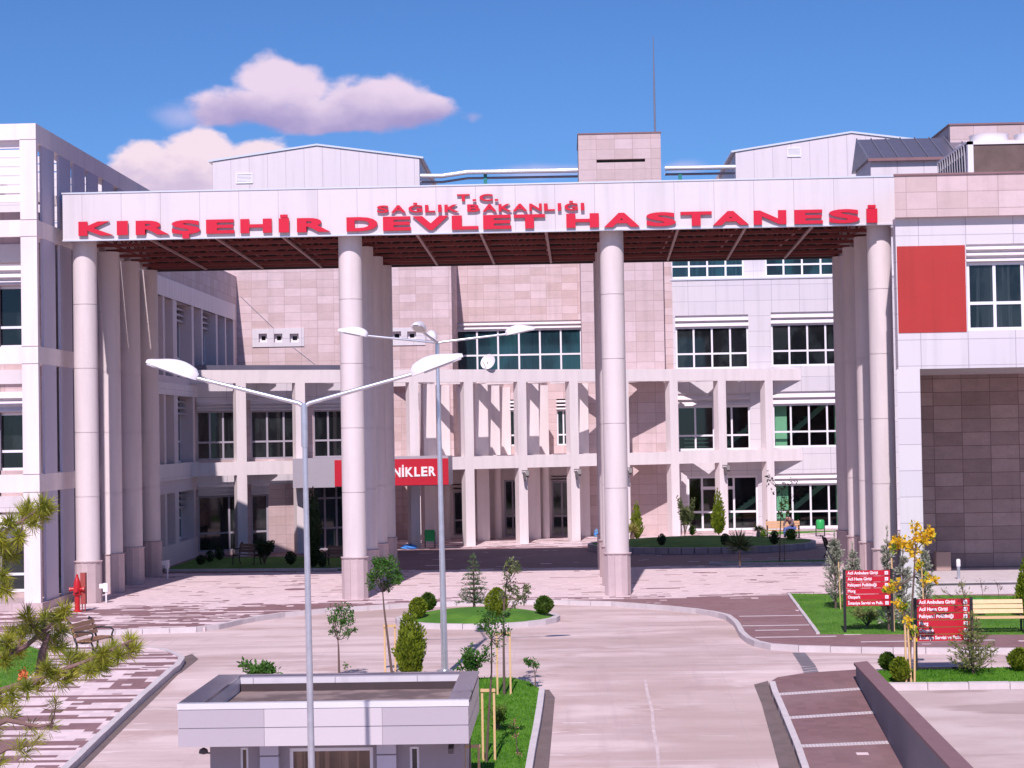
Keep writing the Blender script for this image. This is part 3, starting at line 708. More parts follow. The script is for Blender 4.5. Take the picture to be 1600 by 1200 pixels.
    place_letters([('T', 714, 734, 314.5, 11), ('.', 738.5, 744, 314.3, 11), ('C', 749, 770, 314.2, 11), ('.', 773, 778.5, 314, 11)], FY-.11, .07, 'letter_red', fo, .03)
    # low red hipped skylights on the canopy roof
    for px in (345, 768, 1188):
        p = P(px, 289 if px != 345 else 293, 6)
        MB().add([(p.x-2.3, 3.8, zt), (p.x+2.3, 3.8, zt), (p.x+2.3, 8.2, zt), (p.x-2.3, 8.2, zt), (p.x, 6, zt+.62)], [(0, 1, 4), (1, 2, 4), (2, 3, 4), (3, 0, 4)]).build('skylight', 'truss_red', root)
    MB().tube([P(118, 376, 0)+Vector((.35, .5, 0)), (-15.35, .5, 9.0)], .01).build('cable', 'black_iron', root)
gateway()

# ------------------------------------------------------------------ left wing
def xs_(y): return -16.46-.004*(y+3)      # X of the wing's side face
def left_wing():
    root = thing('left_wing_building', 'white framed hospital wing with side fins and slatted top left of the entrance canopy', 'building', (-20, 0, 0))
    Y = -3.1
    def z(py, px=50): return P(px, py, Y).z
    def x(px, py=500): return P(px, py, Y).x
    xc = xs_(Y)
    ztop = z(192.5, 54); zb1 = z(217.6, 54)
    lev = [(z(343, 56), z(369, 57)), (z(541), z(568, 60)), (z(741, 60), z(769, 62))]
    pl = MB(); 
    pl.prism([(-60, Y-.1), (xc+.08, Y-.1), (xs_(14)+.08, 14), (-60, 14)], -.3, z(942, 62)); pl.build('plinth', 'stone_base', root)
    zp = z(942, 62)
    fr = MB(); xi = xc-.56
    fr.box(xi, xc, Y, Y+.22, zp, ztop)                                   # corner post
    for k in range(1, 6): xx = xc-.56-k*4.6; fr.box(xx-.56, xx, Y, Y+.22, zp, ztop)
    for a, b in [(ztop, zb1)]+lev: fr.box(-60, xi, Y+.01, Y+.20, b, a)
    fr.build('front_frame', 'render_white', root)
    [MB().box(xi, xc+.004, Y-.004, Y+.02, a-.012, a+.012).build('panel_joint', 'column_joint', root) for a in (zb1, *[q for l in lev for q in l])]
    # side frame: fins 1.4 m deep tied by beams
    sf = MB(); fn = MB(); ys = []
    for (pa, pb) in ((66, 85), (93, 111), (116, 133.5), (139, 154.5)):
        ya = PX(pa, 300, xs_(0)).y; yb = PX(pb, 300, xs_(0)).y; ys.append((ya, yb))
    y = ys[-1][0]
    while y < 13: y += 2.55; ys.append((y, y+1.55))
    for ya, yb in ys:
        xf = xs_(ya); fn.box(xf-.10, xf-.01, ya, yb, zp, ztop-.3)
    yend = ys[-1][1]
    for a, b in [(ztop, z(222, 56))]+lev:
        sf.prism([(xs_(Y)-.5, Y+.222), (xs_(Y), Y+.222), (xs_(yend), yend), (xs_(yend)-.5, yend)], b, a)
    sf.build('side_frame', 'render_white', root); fn.build('side_fins', 'fin_sky_shade', root)
    # slatted screen between the posts at the top and top-side
    sl = MB(); zz = zb1-.02; zend = z(316)
    n = 7; hh = (zb1-zend)/n
    for i in range(n):
        a = zb1-(i+1)*hh; sl.box(-60, xi, Y+.24, Y+.32, a+.05, a+hh)
    sl.build('slats', 'slat_white', root)
    for q, d in ((0, 6.0), (1, 12.0)):
        sl = MB()
        for i in range(-1, n):
            a = zb1-(i+1)*hh; sl.box(xc-6.6, xc-.45-.1*q, Y+d, Y+d+.08, a+.05, a+hh)
        sl.build('inner_slats', 'slat_white', root)
    sb = MB().bar((xc-3.6, Y+.45, z(268)), (xc-.5, Y+4.2, z(292)), .4, .35); sb.build('roof_brace', 'render_white', root)
    # recessed front wall with windows; roof
    YW = Y+2.3; zr = z(318)
    def zw(py, px=20): return P(px, py, YW).z
    holes = []; wins = []
    for (ya, yb) in ((447, 543), (645, 735), (842, 925)):
        for xx in (xc-1.05-2.9, xc-1.05-2.9-4.6):
            holes.append((xx, xx+2.9, zw(yb), zw(ya)))
    w = MB(); wallY(w, -60, xc-.62, zp, zr, YW, .4, holes); w.build('front_wall', 'stone_tile', root)
    for h in holes:
        winY(root, *h, YW, cols=2, split=(.33,), rec=.2, bar=.09)
    for (ya, yb) in ((412, 446), (612, 644), (803, 841)):
        slatsY(root, -40, xc-.62, zw(yb), zw(ya), YW-.12, 3)
    b = MB()
    for (ya, yb) in ((382, 410), (578, 600), (775, 800)): b.box(-60, xc-.62, YW-.12, YW-.002, zw(yb), zw(ya))
    b.build('wall_bands', 'panel_white', root)
    # inner wall behind the fins (side), coloured dark to stand for shade in the gaps
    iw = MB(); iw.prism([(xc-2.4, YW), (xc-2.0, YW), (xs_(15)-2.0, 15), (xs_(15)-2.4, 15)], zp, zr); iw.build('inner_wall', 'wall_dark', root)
    MB().box(-60, xc-2.0, YW+.4, 15, zr-.35, zr-.01).build('roof', 'roof_gravel', root)
    tf = MB().box(x(15, 920), x(42, 920), YW+1.4, YW+2.1, zp, zp+.55); tf.build('teal_cabinet', 'teal_furniture', root)
    # ---- long side wall with reveals and fins, Y 14 .. 37.6
    Ya, Yb = 14.2, 37.7
    def zs(px, py): return PX(px, py, xs_(30)).z
    ztw = 14.66; f1, f0 = 13.03, 12.17
    rows = [(8.62, f0), (4.62, 7.74), (.95, 3.28)]
    spans_px = [(243, 253), (257, 269), (276, 299), (303, 314.5), (317.5, 337.5), (341, 352), (354.5, 365)]
    holes = []
    for ri, (za, zb) in enumerate(rows):
        for (pa, pb) in spans_px:
            ya, yb = PX(pa, 500, xs_(22)).y, PX(pb, 500, xs_(28)).y
            if ri > 0 and ya > 26.5: continue
            if ri > 0: yb = min(yb, 27.6)
            holes.append((ya, yb, za, zb))
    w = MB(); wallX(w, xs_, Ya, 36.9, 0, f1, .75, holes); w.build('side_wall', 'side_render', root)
    w = MB(); wallX(w, xs_, Ya, Yb, f1, ztw, .75); wallX(w, xs_, 36.9, Yb, 0, f1, .75); w.build('side_parapet', 'stone_tile_big', root)
    p = MB()
    for (za, zb) in ((f0, f1), (7.74, 8.3), (3.85, 4.62)):
        yb = Yb-1.0 if za > 12 else 28.9
        p.prism([(xs_(Ya)-.1, Ya), (xs_(Ya)+.07, Ya), (xs_(yb)+.07, yb), (xs_(yb)-.1, yb)], za, zb)
    p.build('frieze_panels', 'panel_fine', root)
    for (ya, yb, za, zb) in holes:
        xf = xs_(ya)-.62
        m = MB().box(xf-.05, xf+.03, ya+.02, ya+.10, za, zb).box(xf-.05, xf+.03, yb-.1, yb-.02, za, zb).box(xf-.05, xf+.03, ya, yb, za, za+.08).box(xf-.05, xf+.03, ya, yb, za+.95, za+1.04).box(xf-.05, xf+.03, (ya+yb)/2-.04, (ya+yb)/2+.04, za, zb)
        o = m.build('window', 'pvc_white', root); MB().box(xf-.04, xf-.02, ya+.02, yb-.02, za+.02, zb-.02).build('pane', 'glass_grey', o)
        s = MB()
        for i in range(3): s.box(xf+.04, xf+.26, ya+.02, yb-.02, zb-.28*(i+1), zb-.28*(i+1)+.10)
        s.build('sun_slats', 'frame_grey', root)
    MB().box(-60, xs_(30)-.4, 14.2, 60, ztw-.5, ztw-.2).build('rear_roof', 'roof_gravel', root)
left_wing()

# ------------------------------------------------------------------ right wing (overhanging block on a pilaster)
def right_wing():
    Y = -4.5
    def z(py, px=1450): return P(px, py, Y).z
    def x(px, py=450): return P(px, py, Y).x
    root = thing('right_wing_building', 'white overhanging hospital block with stone parapet and a red wall panel on the right', 'building', (18, 0, 0))
    xa = x(1401); xe = 45
    SL = .21
    def sl(X, y): return X+SL*(y-Y)
    z_cap, z_st, z_sh, z_w0 = z(275.5), z(341, 1410), z(384, 1410), z(577, 1410)
    MB().prism([(xa-.05, Y-.28), (xe, Y-.28), (xe, 9), (sl(xa, 9), 9)], z_st, z_cap).build('parapet', 'stone_tile_big', root)
    MB().prism([(xa-.08, Y-.33), (xe, Y-.33), (xe, 9), (sl(xa, 9)-.02, 9)], z_cap, z_cap+.06).build('parapet_cap', 'wall_cap', root)
    wx0, wx1 = x(1511), x(1642); wz0, wz1 = z(516, 1550), z(409, 1550)
    wx2, wx3 = x(1680), x(1811)
    w = MB(); wallY(w, xa, xe, z_w0, z_st, Y, .5, [(wx0, wx1, wz0, z(381, 1550)), (wx2, wx3, wz0, z(381, 1550))])
    w.prism([(sl(xa, Y+.5), Y+.5), (sl(xa, Y+.5)+.4, Y+.5), (sl(xa, 9)+.4, 9), (sl(xa, 9), 9)], z_w0, z_st).prism([(sl(xa, Y+.5)+.4, Y+.5), (xe, Y+.5), (xe, 9), (sl(xa, 9)+.4, 9)], z_w0, z_w0+.4)
    w.build('upper_wall', 'panel_white', root)
    MB().box(x(1402.5), x(1509), Y-.02, Y-.001, z(519.5, 1455), z(384, 1455)).build('red_panel', 'panel_red', root)
    for a, b in ((wx0, wx1), (wx2, wx3)):
        winY(root, a, b, wz0, wz1, Y, cols=3, split=(.40,), rec=.14, bar=.10)
        slatsY(root, a, b, wz1, z(381, 1550), Y+.02, 3)
    MB().box(xa+3, xe, Y+.5, 9, z_cap-.9, z_cap-.6).build('roof', 'roof_gravel', root)
    # pilaster and the shaded stone wall under the overhang
    zf = .45; YB = 3.9
    MB().prism([(x(1404, 700), Y), (x(1440, 700), Y), (x(1440, 700)+1.4, YB), (sl(x(1404, 700), YB)+.05, YB)], -.2, z_w0).build('pilaster', 'panel_white', root)
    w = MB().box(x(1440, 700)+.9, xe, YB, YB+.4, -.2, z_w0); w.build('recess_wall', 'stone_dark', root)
    MB().box(x(1440, 700)+.5, xe, -2.0, YB, -.2, zf-.06).build('terrace', 'kerb_stone', root)
    MB().box(x(1440, 700)+.5, xe, -2.08, YB, zf-.06, zf).build('terrace_slab', 'kerb_stone', root)
right_wing()

# ------------------------------------------------------------------ main building behind the canopy
NP0, NST = Vector((-3.5, 30.3, 0)), Vector((2.70, 1.35, 0))
def node(k, r=0, z=0): return NP0 + NST*(k-4) + Vector((.48, 4.2, 0))*r + Vector((0, 0, z))
ZT1, ZT0 = P(737, 577, 30.1).z, P(737, 596.6, 30.1).z
ZM1, ZM0 = P(737, 713.6, 30.1).z, P(737, 733.2, 30.1).z
def main_building():
    root = thing('main_hospital_building', 'pink stone and white hospital block with rooftop tower behind the entrance canopy', 'building', (0, 40, 0))
    YA, YB, YW = 37.6, 43.2, 39.35
    zA = lambda px, py: P(px, py, YA).z
    xA = lambda px, py=500: P(px, py, YA).x
    xB = lambda px, py=500: P(px, py, YB).x
    xW = lambda px, py=500: P(px, py, YW).x
    # left stone part with two small triple windows
    holes = []; trip = []
    for (a, b, y0, y1) in ((394, 475, 514, 542.5), (610, 664, 512.5, 540)):
        z0, z1 = zA(a, y1), zA(a, y0); x0, x1 = xA(a), xA(b); trip.append((x0, x1, z0, z1, a))
    sq = []
    for (a, b) in ((404, 417), (428, 441), (452.5, 466.5)): sq.append((xA(a), xA(b), zA(a, 535), zA(a, 521.5)))
    for (a, b) in ((612, 626.5), (636, 650)): sq.append((xA(a), xA(b), zA(a, 531), zA(a, 518)))
    w = MB(); x0, x1 = -17.2, xA(706)
    wallY(w, x0, x1, 0, 16.2, YA, .5, sq + [(-7.0, x1, 0, 4.2)]); w.box(x1-.5, x1, YA+.5, YB, 0, 16.2); w.build('stone_wall', 'stone_tile', root)
    for (x0, x1, z0, z1, a) in trip:
        m = MB(); wallY(m, x0, x1, z0, z1, YA-.06, .058, [s for s in sq if s[0] > x0 and s[1] < x1]); m.build('window_surround', 'panel_white', root)
    for s in sq: winY(root, *s, YA, cols=1, split=(), rec=.28, bar=.12, name='small_window')
    # recessed centre with the wide window band
    wb = (xB(712), xB(908.5), P(800, 577, YB).z-.25, P(800, 514, YB).z)
    nar = [(xB(867), xB(888), P(880, 696, YB).z, P(880, 640, YB).z), (xB(793), xB(806), P(800, 697, YB).z, P(800, 641, YB).z)]
    w = MB(); wallY(w, xB(700), xB(912), 4.3, 17.2, YB, .5, [(wb[0], wb[1], wb[2], P(800, 501.5, YB).z)]+nar); w.build('recessed_wall', 'stone_tile', root)
    winY(root, *wb, YB, cols=6, split=(.42,), mat='glass_teal', rec=.2, bar=.10)
    slatsY(root, wb[0], wb[1], wb[3], P(800, 501.5, YB).z, YB+.02, 2)
    for n in nar:
        winY(root, *n, YB, cols=2 if n is nar[0] else 1, split=(.3,), rec=.15, bar=.09)
        slatsY(root, n[0], n[1], n[3], n[3]+.62, YB-.1, 3)
    # tower: right stone part rising above the roofs
    xt0, xt1 = xA(908.5), xA(1037.5); zt = P(970, 209, YA).z
    slot = (xA(932, 250), xA(1008, 250), P(970, 253.5, YA).z, P(970, 248.5, YA).z)
    w = MB(); wallY(w, xt0, xt1, 0, zt, YA, .5, [slot]); w.box(xt0, xt0+.5, YA+.5, YA+6, 0, zt).box(xt1-.5, xt1, YA+.5, YA+6, 0, zt).box(xt0+.5, xt1-.5, YA+5.5, YA+6, 12, zt)
    w.build('tower_wall', 'stone_tile_big', root)
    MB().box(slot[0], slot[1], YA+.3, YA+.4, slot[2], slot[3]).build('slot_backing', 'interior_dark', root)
    MB().box(xt0-.04, xt1+.04, YA-.04, YA+6.04, zt, zt+.07).build('tower_cap', 'wall_cap', root)
    # white part with window bands
    def zW(py, px=1180): return P(px, py, YW).z
    xw0, xw1 = xW(1030), xW(1480)
    st = xW(1051)
    b1, b2 = (xW(1055), xW(1169)), (xW(1204.5), xW(1318))
    holes = []; wins = []
    for (bx, rows) in ((b1, ((509, 575, 491, 4, .36), (633, 702, 613, 4, .33))), (b2, ((506.5, 573, 488.5, 4, .36), (632, 700, 612.5, 4, .36), (757, 826, 741, 4, .37)))):
        for (ya, yb, yt, n, sp) in rows:
            holes.append((bx[0], bx[1], zW(yb), zW(yt))); wins.append((bx, zW(yb), zW(ya), zW(yt), n, sp))
    dr = (xW(1069), xW(1179), .12, zW(743)); holes.append(dr)
    w = MB(); wallY(w, st, xw1, .0, zW(436), YW, .5, holes); w.build('white_wall', 'panel_white', root)
    w = MB(); w.box(xw0, st, YW-.02, YW+.5, 0, zW(405, 1045)); w.build('stone_strip', 'stone_tile', root)
    for i, (bx, z0, z1, zt_, n, sp) in enumerate(wins):
        winY(root, bx[0], bx[1], z0, z1, YW, cols=n, split=(sp,), mat='glass_dark' if i in (0, 2) else 'glass_clear', rec=.18, bar=.10)
        slatsY(root, bx[0], bx[1], z1, zt_, YW+.02, 2)
    # more of the same beyond the right columns, partly hidden
    # upper set-back storey with its own window strip
    YU = YW+.9; zu0 = zW(436)
    MB().box(st-.1, xw1, YW-.06, YW+1.0, zu0, zu0+.06).build('ledge', 'cap_metal', root)
    u = [(P(1047.5, 400, YU).x, P(1162, 400, YU).x), (P(1195, 400, YU).x, P(1311, 400, YU).x)]
    zz = (P(1180, 433, YU).z, P(1180, 376, YU).z)
    w = MB(); wallY(w, xW(1041), xw1, zu0, 17.2, YU, .4, [(a, b, zz[0], zz[1]) for a, b in u]); w.build('upper_wall', 'panel_white', root)
    for a, b in u: winY(root, a, b, zz[0], zz[1], YU, cols=4, split=(.33,), mat='glass_teal', rec=.12, bar=.10)
    # glazed entrance doors, ground floor right
    d = MB(); x0, x1, z0, z1 = dr; yy = YW+.12; B = .11
    cx = [x0, xW(1090), xW(1096)+.0, xW(1114), xW(1137), xW(1143), x1]
    for X in (x0, xW(1090.5), xW(1115), xW(1140), x1-B): d.box(X, X+B, yy, yy+.08, z0, z1)
    d.box(x0, x1, yy+.004, yy+.076, z1-B, z1).box(x0, x1, yy+.004, yy+.076, z0, z0+B)
    d.box(xW(1090), xW(1141), yy+.004, yy+.09, zW(762, 1100)-.12, zW(762, 1100)+.05).box(x0, x1, yy+.004, yy+.08, zW(802, 1100), zW(802, 1100)+.12)
    do = d.build('glass_doors', 'pvc_white', root); MB().box(x0, x1, yy+.03, yy+.05, z0, z1).build('pane', 'glass_clear', do)
    MB().box(st, xW(1330), YW-.5, YW-.002, -.1, .12).build('step', 'stone_base', root)
    # stair hall behind the clear panes: dark walls, floors, pale green piers and stair flights
    hx0, hx1 = b1[0]-.3, xW(1420); y0_, y1_ = YW+.5, YW+5.2; zf2 = zW(705); zc = zW(606)
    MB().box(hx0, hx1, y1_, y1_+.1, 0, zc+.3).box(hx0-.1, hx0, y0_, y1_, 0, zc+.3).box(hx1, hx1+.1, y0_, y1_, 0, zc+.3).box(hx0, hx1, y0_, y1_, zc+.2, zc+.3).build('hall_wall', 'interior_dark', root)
    MB().box(hx0, hx1, y0_, y1_, -.05, .02).box(hx0, hx1, y0_+.9, y1_, zf2-.45, zf2-.15).build('hall_floor', 'interior_floor', root)
    a = xW(1207); c = xW(1300)
    MB().box(a+.1, a+.75, y0_+.15, y0_+.6, 0, zc+.2).box(c+.15, c+.8, y0_+.15, y0_+.6, 0, zc+.2).build('hall_pier', 'interior_green', root)
    st_ = MB()
    for (xa_, xb_, za_, zb_, yy_) in ((xW(1225), xW(1300), zW(690), zW(628), y0_+1.6), (xW(1222), xW(1300), zW(812), zW(752), y0_+1.6), (xW(1120), xW(1190), zW(706), zW(655), y0_+1.4), (xW(1120), xW(1190), zW(822), zW(775), y0_+1.4)):
        st_.bar((xa_, yy_, za_), (xb_, yy_, zb_), .10, .28)
        for q in range(10): t = (q+.5)/10; st_.box(xa_+(xb_-xa_)*t-.13, xa_+(xb_-xa_)*t+.13, yy_+.06, yy_+1.1, za_+(zb_-za_)*t-.02, za_+(zb_-za_)*t+.14)
    st_.build('stair_flight', 'stair_green', root)
    rl = MB()
    for k in range(4): z = zW(700)+.12+.22*k; rl.tube([(xW(1067), y0_+.3, z), (xW(1105), y0_+.3, z)], .025, 6)
    rl.build('stair_rail', 'interior_green', root)
    # ground floor under the colonnade: dark glazing, doors and round pillars
    gx0, gx1 = xA(612), xt0
    drs = [(xA(783), xA(809), .05, zA(800, 750)), (xA(857), xA(889), .05, zA(870, 752)), (xA(703), xA(726), .15, zA(715, 768)), (xA(655), xA(672), .1, zA(660, 752)), (xA(816), xA(836), .1, zA(826, 760))]
    w = MB(); wallY(w, gx0, gx1, 0, 4.3, YA+.3, .3, drs); w.build('lobby_wall', 'render_white', root)
    for i, q in enumerate(drs): winY(root, *q, YA+.3, cols=2 if i < 2 else 1, split=(.34, .99) if i == 2 else (.36,), rec=.12, bar=.09, fr='frame_grey', name='door' if i < 2 else 'window')
    for i in (1, 2): q = drs[i]; slatsY(root, q[0], q[1], q[3], q[3]+.42 if i == 2 else q[3]+.3, YA+.2, 2)
    for px in (778, 698, 853): MB().lathe((P(px, 800, 36.3).x, 36.3, 0), [(.2, 0), (.2, 4.2)], 20).build('round_pillar', 'render_white', root, smooth=True)
    MB().box(gx0, gx1, 30.5, YB, 4.3, 4.6).build('lobby_roof', 'render_white', root) if False else None
    MB().box(-17, xw1, YB+.6, 62, 15.4, 15.7).build('roof', 'roof_gravel', root)
    # thin loose cable on the stone wall
    MB().tube([P(376, 463, YA-.03), P(430, 515, YA-.03), P(455, 540, YA-.03), P(492, 569, YA-.03)], .014, 5).build('wall_cable', 'grey_metal', root)
    return root
main_building()

def clinic():
    """two-storey clinic block in the left corner, set parallel to the colonnade; built in its own frame, then turned"""
    root = thing('clinic_block', 'two storey clinic block with grey windows tucked in the left corner behind the colonnade', 'building')
    O = Vector((-16.62, 25.3, 0)); d = NST.normalized(); nrm = Vector((-d.y, d.x, 0))
    def U(px, py=680):
        r = ray(px, py); t = (O-CAM).dot(nrm)/r.dot(nrm); q = CAM+r*t; return (q-O).dot(d), q.z
    x = lambda px, py=680: U(px, py)[0]
    z = lambda py, px=420: U(px, py)[1]
    Y = 0.; ztt = z(570.5, 450)
    up = [(x(307.5), x(370), 337), (x(392), x(470), 430), (x(490), x(560), 510)]; lo = [(x(308), x(370), 337), (x(391), x(418), 400)]
    hu = [(a, b, z(681+38, 337), z(641, 420)) for a, b, c in up]; hl = [(a, b, z(862, 337), z(774.5, 337)) for a, b, c in lo]
    ent = (x(489), x(562), 0, z(756, 500))
    w = MB(); wallY(w, -.3, x(612), 0, ztt-.31, Y, .35, hu+hl+[ent]); w.box(x(612)-.35, x(612), .35, 7, 0, ztt-.31); w.build('wall', 'stone_tile', root)
    z6, z5 = z(625), z(600); MB().box(.0, x(560), -.03, -.002, z6, ztt-.31).box(0., x(560), -.03, -.002, z(757), z(724)).build('wall_bands', 'panel_white', root)
    for i, h in enumerate(hu):
        winY(root, *h, Y, cols=3, split=(.36,), rec=.12, bar=.09, fr='frame_grey'); slatsY(root, h[0], h[1], h[3], z6, Y-.12, 3)
    for i, h in enumerate(hl):
        winY(root, *h, Y, cols=[h[1]-.42] if i == 0 else 1, split=(.33,), rec=.12, bar=.09, fr='frame_grey'); slatsY(root, h[0], h[1], h[3], z(755, 337), Y-.12, 3)
    winY(root, ent[0], ent[1], .03, ent[3], Y, cols=4, split=(.33, .78), rec=.2, bar=.09, mat='glass_teal', fr='frame_grey', name='entrance_door')
    MB().box(-.3, x(612), -.04, 7.5, ztt-.30, ztt).build('roof', 'slate_roof', root)
    root.location = O; root.rotation_euler = (0, 0, math.atan2(d.y, d.x))
clinic()

# ------------------------------------------------------------------ skewed concrete colonnade in front of the main building
def colonnade():
    root = thing('concrete_colonnade', 'white concrete frame of square posts and two beams standing askew before the hospital', 'colonnade', tuple(node(4)))
    dirv = NST.normalized(); per = Vector((-dirv.y, dirv.x, 0))
    def frame_beam(name, k0, k1, r, z0, z1, th=.5):
        a, b = node(k0, r), node(k1, r); m = MB()
        m.prism([(a.x, a.y), (b.x, b.y), (b.x+per.x*th, b.y+per.y*th), (a.x+per.x*th, a.y+per.y*th)], z0, z1); m.build(name, 'render_white', root)
    k1 = 10.95
    frame_beam('beam', -.87, k1, 0, ZT0, ZT1); frame_beam('beam', -.87, k1, 0, ZM0, ZM1)
    def post(k, r, z0, z1, w=.50, d=.50):
        c = node(k, r); a = c-dirv*w/2; b = c+dirv*w/2
        MB().prism([(a.x, a.y), (b.x, b.y), (b.x+per.x*d, b.y+per.y*d), (a.x+per.x*d, a.y+per.y*d)], z0, z1).build('post', 'render_white', root)
    for k in range(0, 11):
        post(k, 0, 0, ZM0); post(k, 0, ZM1, ZT0)
    for r in (1, 2, 3):
        ks = {1: (3, 4, 5, 6, 7, 8), 2: (3, 4, 5), 3: (3, 4, 5)}[r]
        for k in ks:
            c = node(k, r)
            if c.y > 36.9 and c.x > -9 and r == 1 and k >= 7: continue
            post(k, r, 0 if r == 1 else ZM1-.6, ZT0, .72, .55)
    # depth beams tie every front post to the block behind, with diagonals between them
    for z0, z1 in ((ZT0, ZT1), (ZM0, ZM1)):
        for k in range(0, 11):
            a = node(k)+per*.5; back = a.y+1.75 if k <= 2 else (37.55 if (k == 3 or k >= 7) else 43.1)
            if k >= 8: back = 39.3
            if a.y > back-.3: continue
            b = a+Vector((.48, 4.2, 0))*((back-a.y)/4.2)
            if k <= 2: b = a+Vector((.84, 1, 0))*(back-a.y)
            if z0 < 5 and back > 40: b = a+Vector((.48, 4.2, 0))*((37.55-a.y)/4.2)
            MB().bar((a.x, a.y, (z0+z1)/2), (b.x, b.y, (z0+z1)/2), .34, z1-z0-.01).build('depth_beam', 'render_white', root)
        for k in range(5, 11):
            a = node(k)+per*.4; back = 37.55 if k <= 7 else 39.3
            for sx in (-1.3, 1.2):
                t = back-a.y
                if t < .6: continue
                b = a+Vector((sx*t, t, 0)); 
                if sx > 0 and k == 5: continue
                MB().bar((a.x, a.y, (z0+z1)/2), (b.x, b.y, (z0+z1)/2), .30, z1-z0-.02).build('diagonal_beam', 'render_white', root)
    # slab of the gallery floor behind the middle beam
    a, b = node(3.1)+per*.5, node(6.9)+per*.5
    MB().prism([(a.x, a.y), (b.x, b.y), (b.x+.3, 37.8), (a.x, 37.8)], ZM0+.1, ZM1-.25).build('gallery_slab', 'render_white', root)
    MB().box(-6.5, 3.2, 37.95, 43.1, ZM0+.1, ZM1-.2).build('gallery_slab', 'render_white', root)
colonnade()
def flood(k, z, group='floodlights on the colonnade posts'):
    c = node(k)-Vector((-.0, .12, 0)); p = Vector((c.x+.05, c.y-.12, z))
    m = MB().bar(p+Vector((-.12, .1, 0)), p+Vector((.2, .1, 0)), .05, .05).bar(p+Vector((.18, .1, -.22)), p+Vector((.18, -.18, -.12)), .16, .26).bar(p+Vector((.0, .0, -.1)), p+Vector((.05, -.15, -.5)), .10, .18)
    lab = {5: 'small floodlight on the colonnade post above the dark doors', 6: 'small floodlight on the colonnade post left of the water bottle', 7: 'small floodlight by the round column in the middle', 9: 'small floodlight on the post behind the slim cypress'}[k]
    tag(m.build('floodlight', 'lamp_dark'), lab, 'floodlight', group)
for k in (5, 6, 7, 9): flood(k, ZM0-.15)

# sign box over the clinic entrance
def clinic_sign():
    Y = 25.2
    p = lambda px, py: P(px, py, Y)
    root = thing('clinic_sign', 'red sign with white letters ending in NİKLER over the clinic entrance', 'sign', (p(600, 740).x, Y, 3.5))
    a, b = p(457, 717), p(701, 755); z1, z0 = p(523, 719).z, p(523, 760.5).z
    MB().box(a.x, b.x, Y+.02, 28.6, z0-.03, z1+.10).build('box', 'frame_grey', root)
    f = MB().box(p(523, 740).x, b.x, Y-.05, Y+.018, z0+.01, z1).build('panel', 'sign_red', root)
    place_letters([(c, a, b, 748.3-(a-540)*.034, 15) for c, a, b in (('P', 540, 551.5), ('O', 553, 566), ('L', 568, 577), ('İ', 579, 582.5), ('K', 585, 597), ('L', 599, 608), ('İ', 609.6, 613),
        ('N', 614.8, 626), ('İ', 628, 631.5), ('K', 633.5, 646), ('L', 647.5, 656.5), ('E', 658.3, 668), ('R', 670, 681))], Y-.08, .05, 'text_white', f, .035)
    return root
clinic_sign()

# ------------------------------------------------------------------ things on the roofs
def barn(name, label, L, Pk, Rr, Yf, depth, zb, vent, louvre=True):
    l, pk, r = P(*L, Yf), P(*Pk, Yf), P(*Rr, Yf)
    root = thing(name, label, 'roof hall', (l.x, Yf, zb))
    m = MB(); pts = [(l.x, zb), (r.x, zb), (r.x, r.z), (pk.x, pk.z), (l.x, l.z)]; n = 5
    vs = [(x, Yf, z) for x, z in pts]+[(x, Yf+depth, z) for x, z in pts]
    m.add(vs, [(0, 1, 2, 3, 4), (9, 8, 7, 6, 5), (0, 5, 6, 1), (1, 6, 7, 2), (0, 4, 9, 5)]); m.build('wall', 'panel_barn', root)
    m = MB(); o = .25
    for a, b in ((l, pk), (pk, r)):
        d = (b-a).normalized(); e0 = a-d*o if a is l else a; e1 = b+d*o if b is r else b
        m.add([(e0.x, Yf-.08, e0.z+.02), (e1.x, Yf-.08, e1.z+.02), (e1.x, Yf+depth+.2, e1.z+.02), (e0.x, Yf+depth+.2, e0.z+.02),
               (e0.x, Yf-.08, e0.z+.13), (e1.x, Yf-.08, e1.z+.13), (e1.x, Yf+depth+.2, e1.z+.13), (e0.x, Yf+depth+.2, e0.z+.13)],
              [(0, 3, 2, 1), (4, 5, 6, 7), (0, 1, 5, 4), (1, 2, 6, 5), (2, 3, 7, 6), (3, 0, 4, 7)])
    m.build('roof', 'cap_metal', root)
    v0, v1 = P(vent[0], vent[3], Yf), P(vent[1], vent[2], Yf); m = MB()
    m.box(v0.x, v1.x, Yf-.06, Yf-.005, v0.z, v0.z+.06).box(v0.x, v1.x, Yf-.06, Yf-.005, v1.z-.06, v1.z).box(v0.x, v0.x+.06, Yf-.06, Yf-.005, v0.z+.06, v1.z-.06).box(v1.x-.06, v1.x, Yf-.06, Yf-.005, v0.z+.06, v1.z-.06)
    k = 6
    for i in range(k): zz = v0.z+.06+(v1.z-v0.z-.12)*i/k; m.add([(v0.x+.06, Yf-.05, zz), (v1.x-.06, Yf-.05, zz), (v1.x-.06, Yf-.006, zz+.07), (v0.x+.06, Yf-.006, zz+.07)], [(0, 1, 2, 3)])
    m.build('vent', 'pvc_white', root)
    return root
barn('roof_hall', 'white gabled roof hall with a vent, left of the rooftop tower', (332, 253), (495, 228), (655, 247.5), 46, 14, 14.7, (369, 395, 271, 287))
barn('roof_hall', 'white gabled roof hall with a vent, right of the rooftop tower', (1149, 238), (1330, 208.5), (1500, 228), 46, 12, 14.7, (1230, 1251, 231, 245.5))
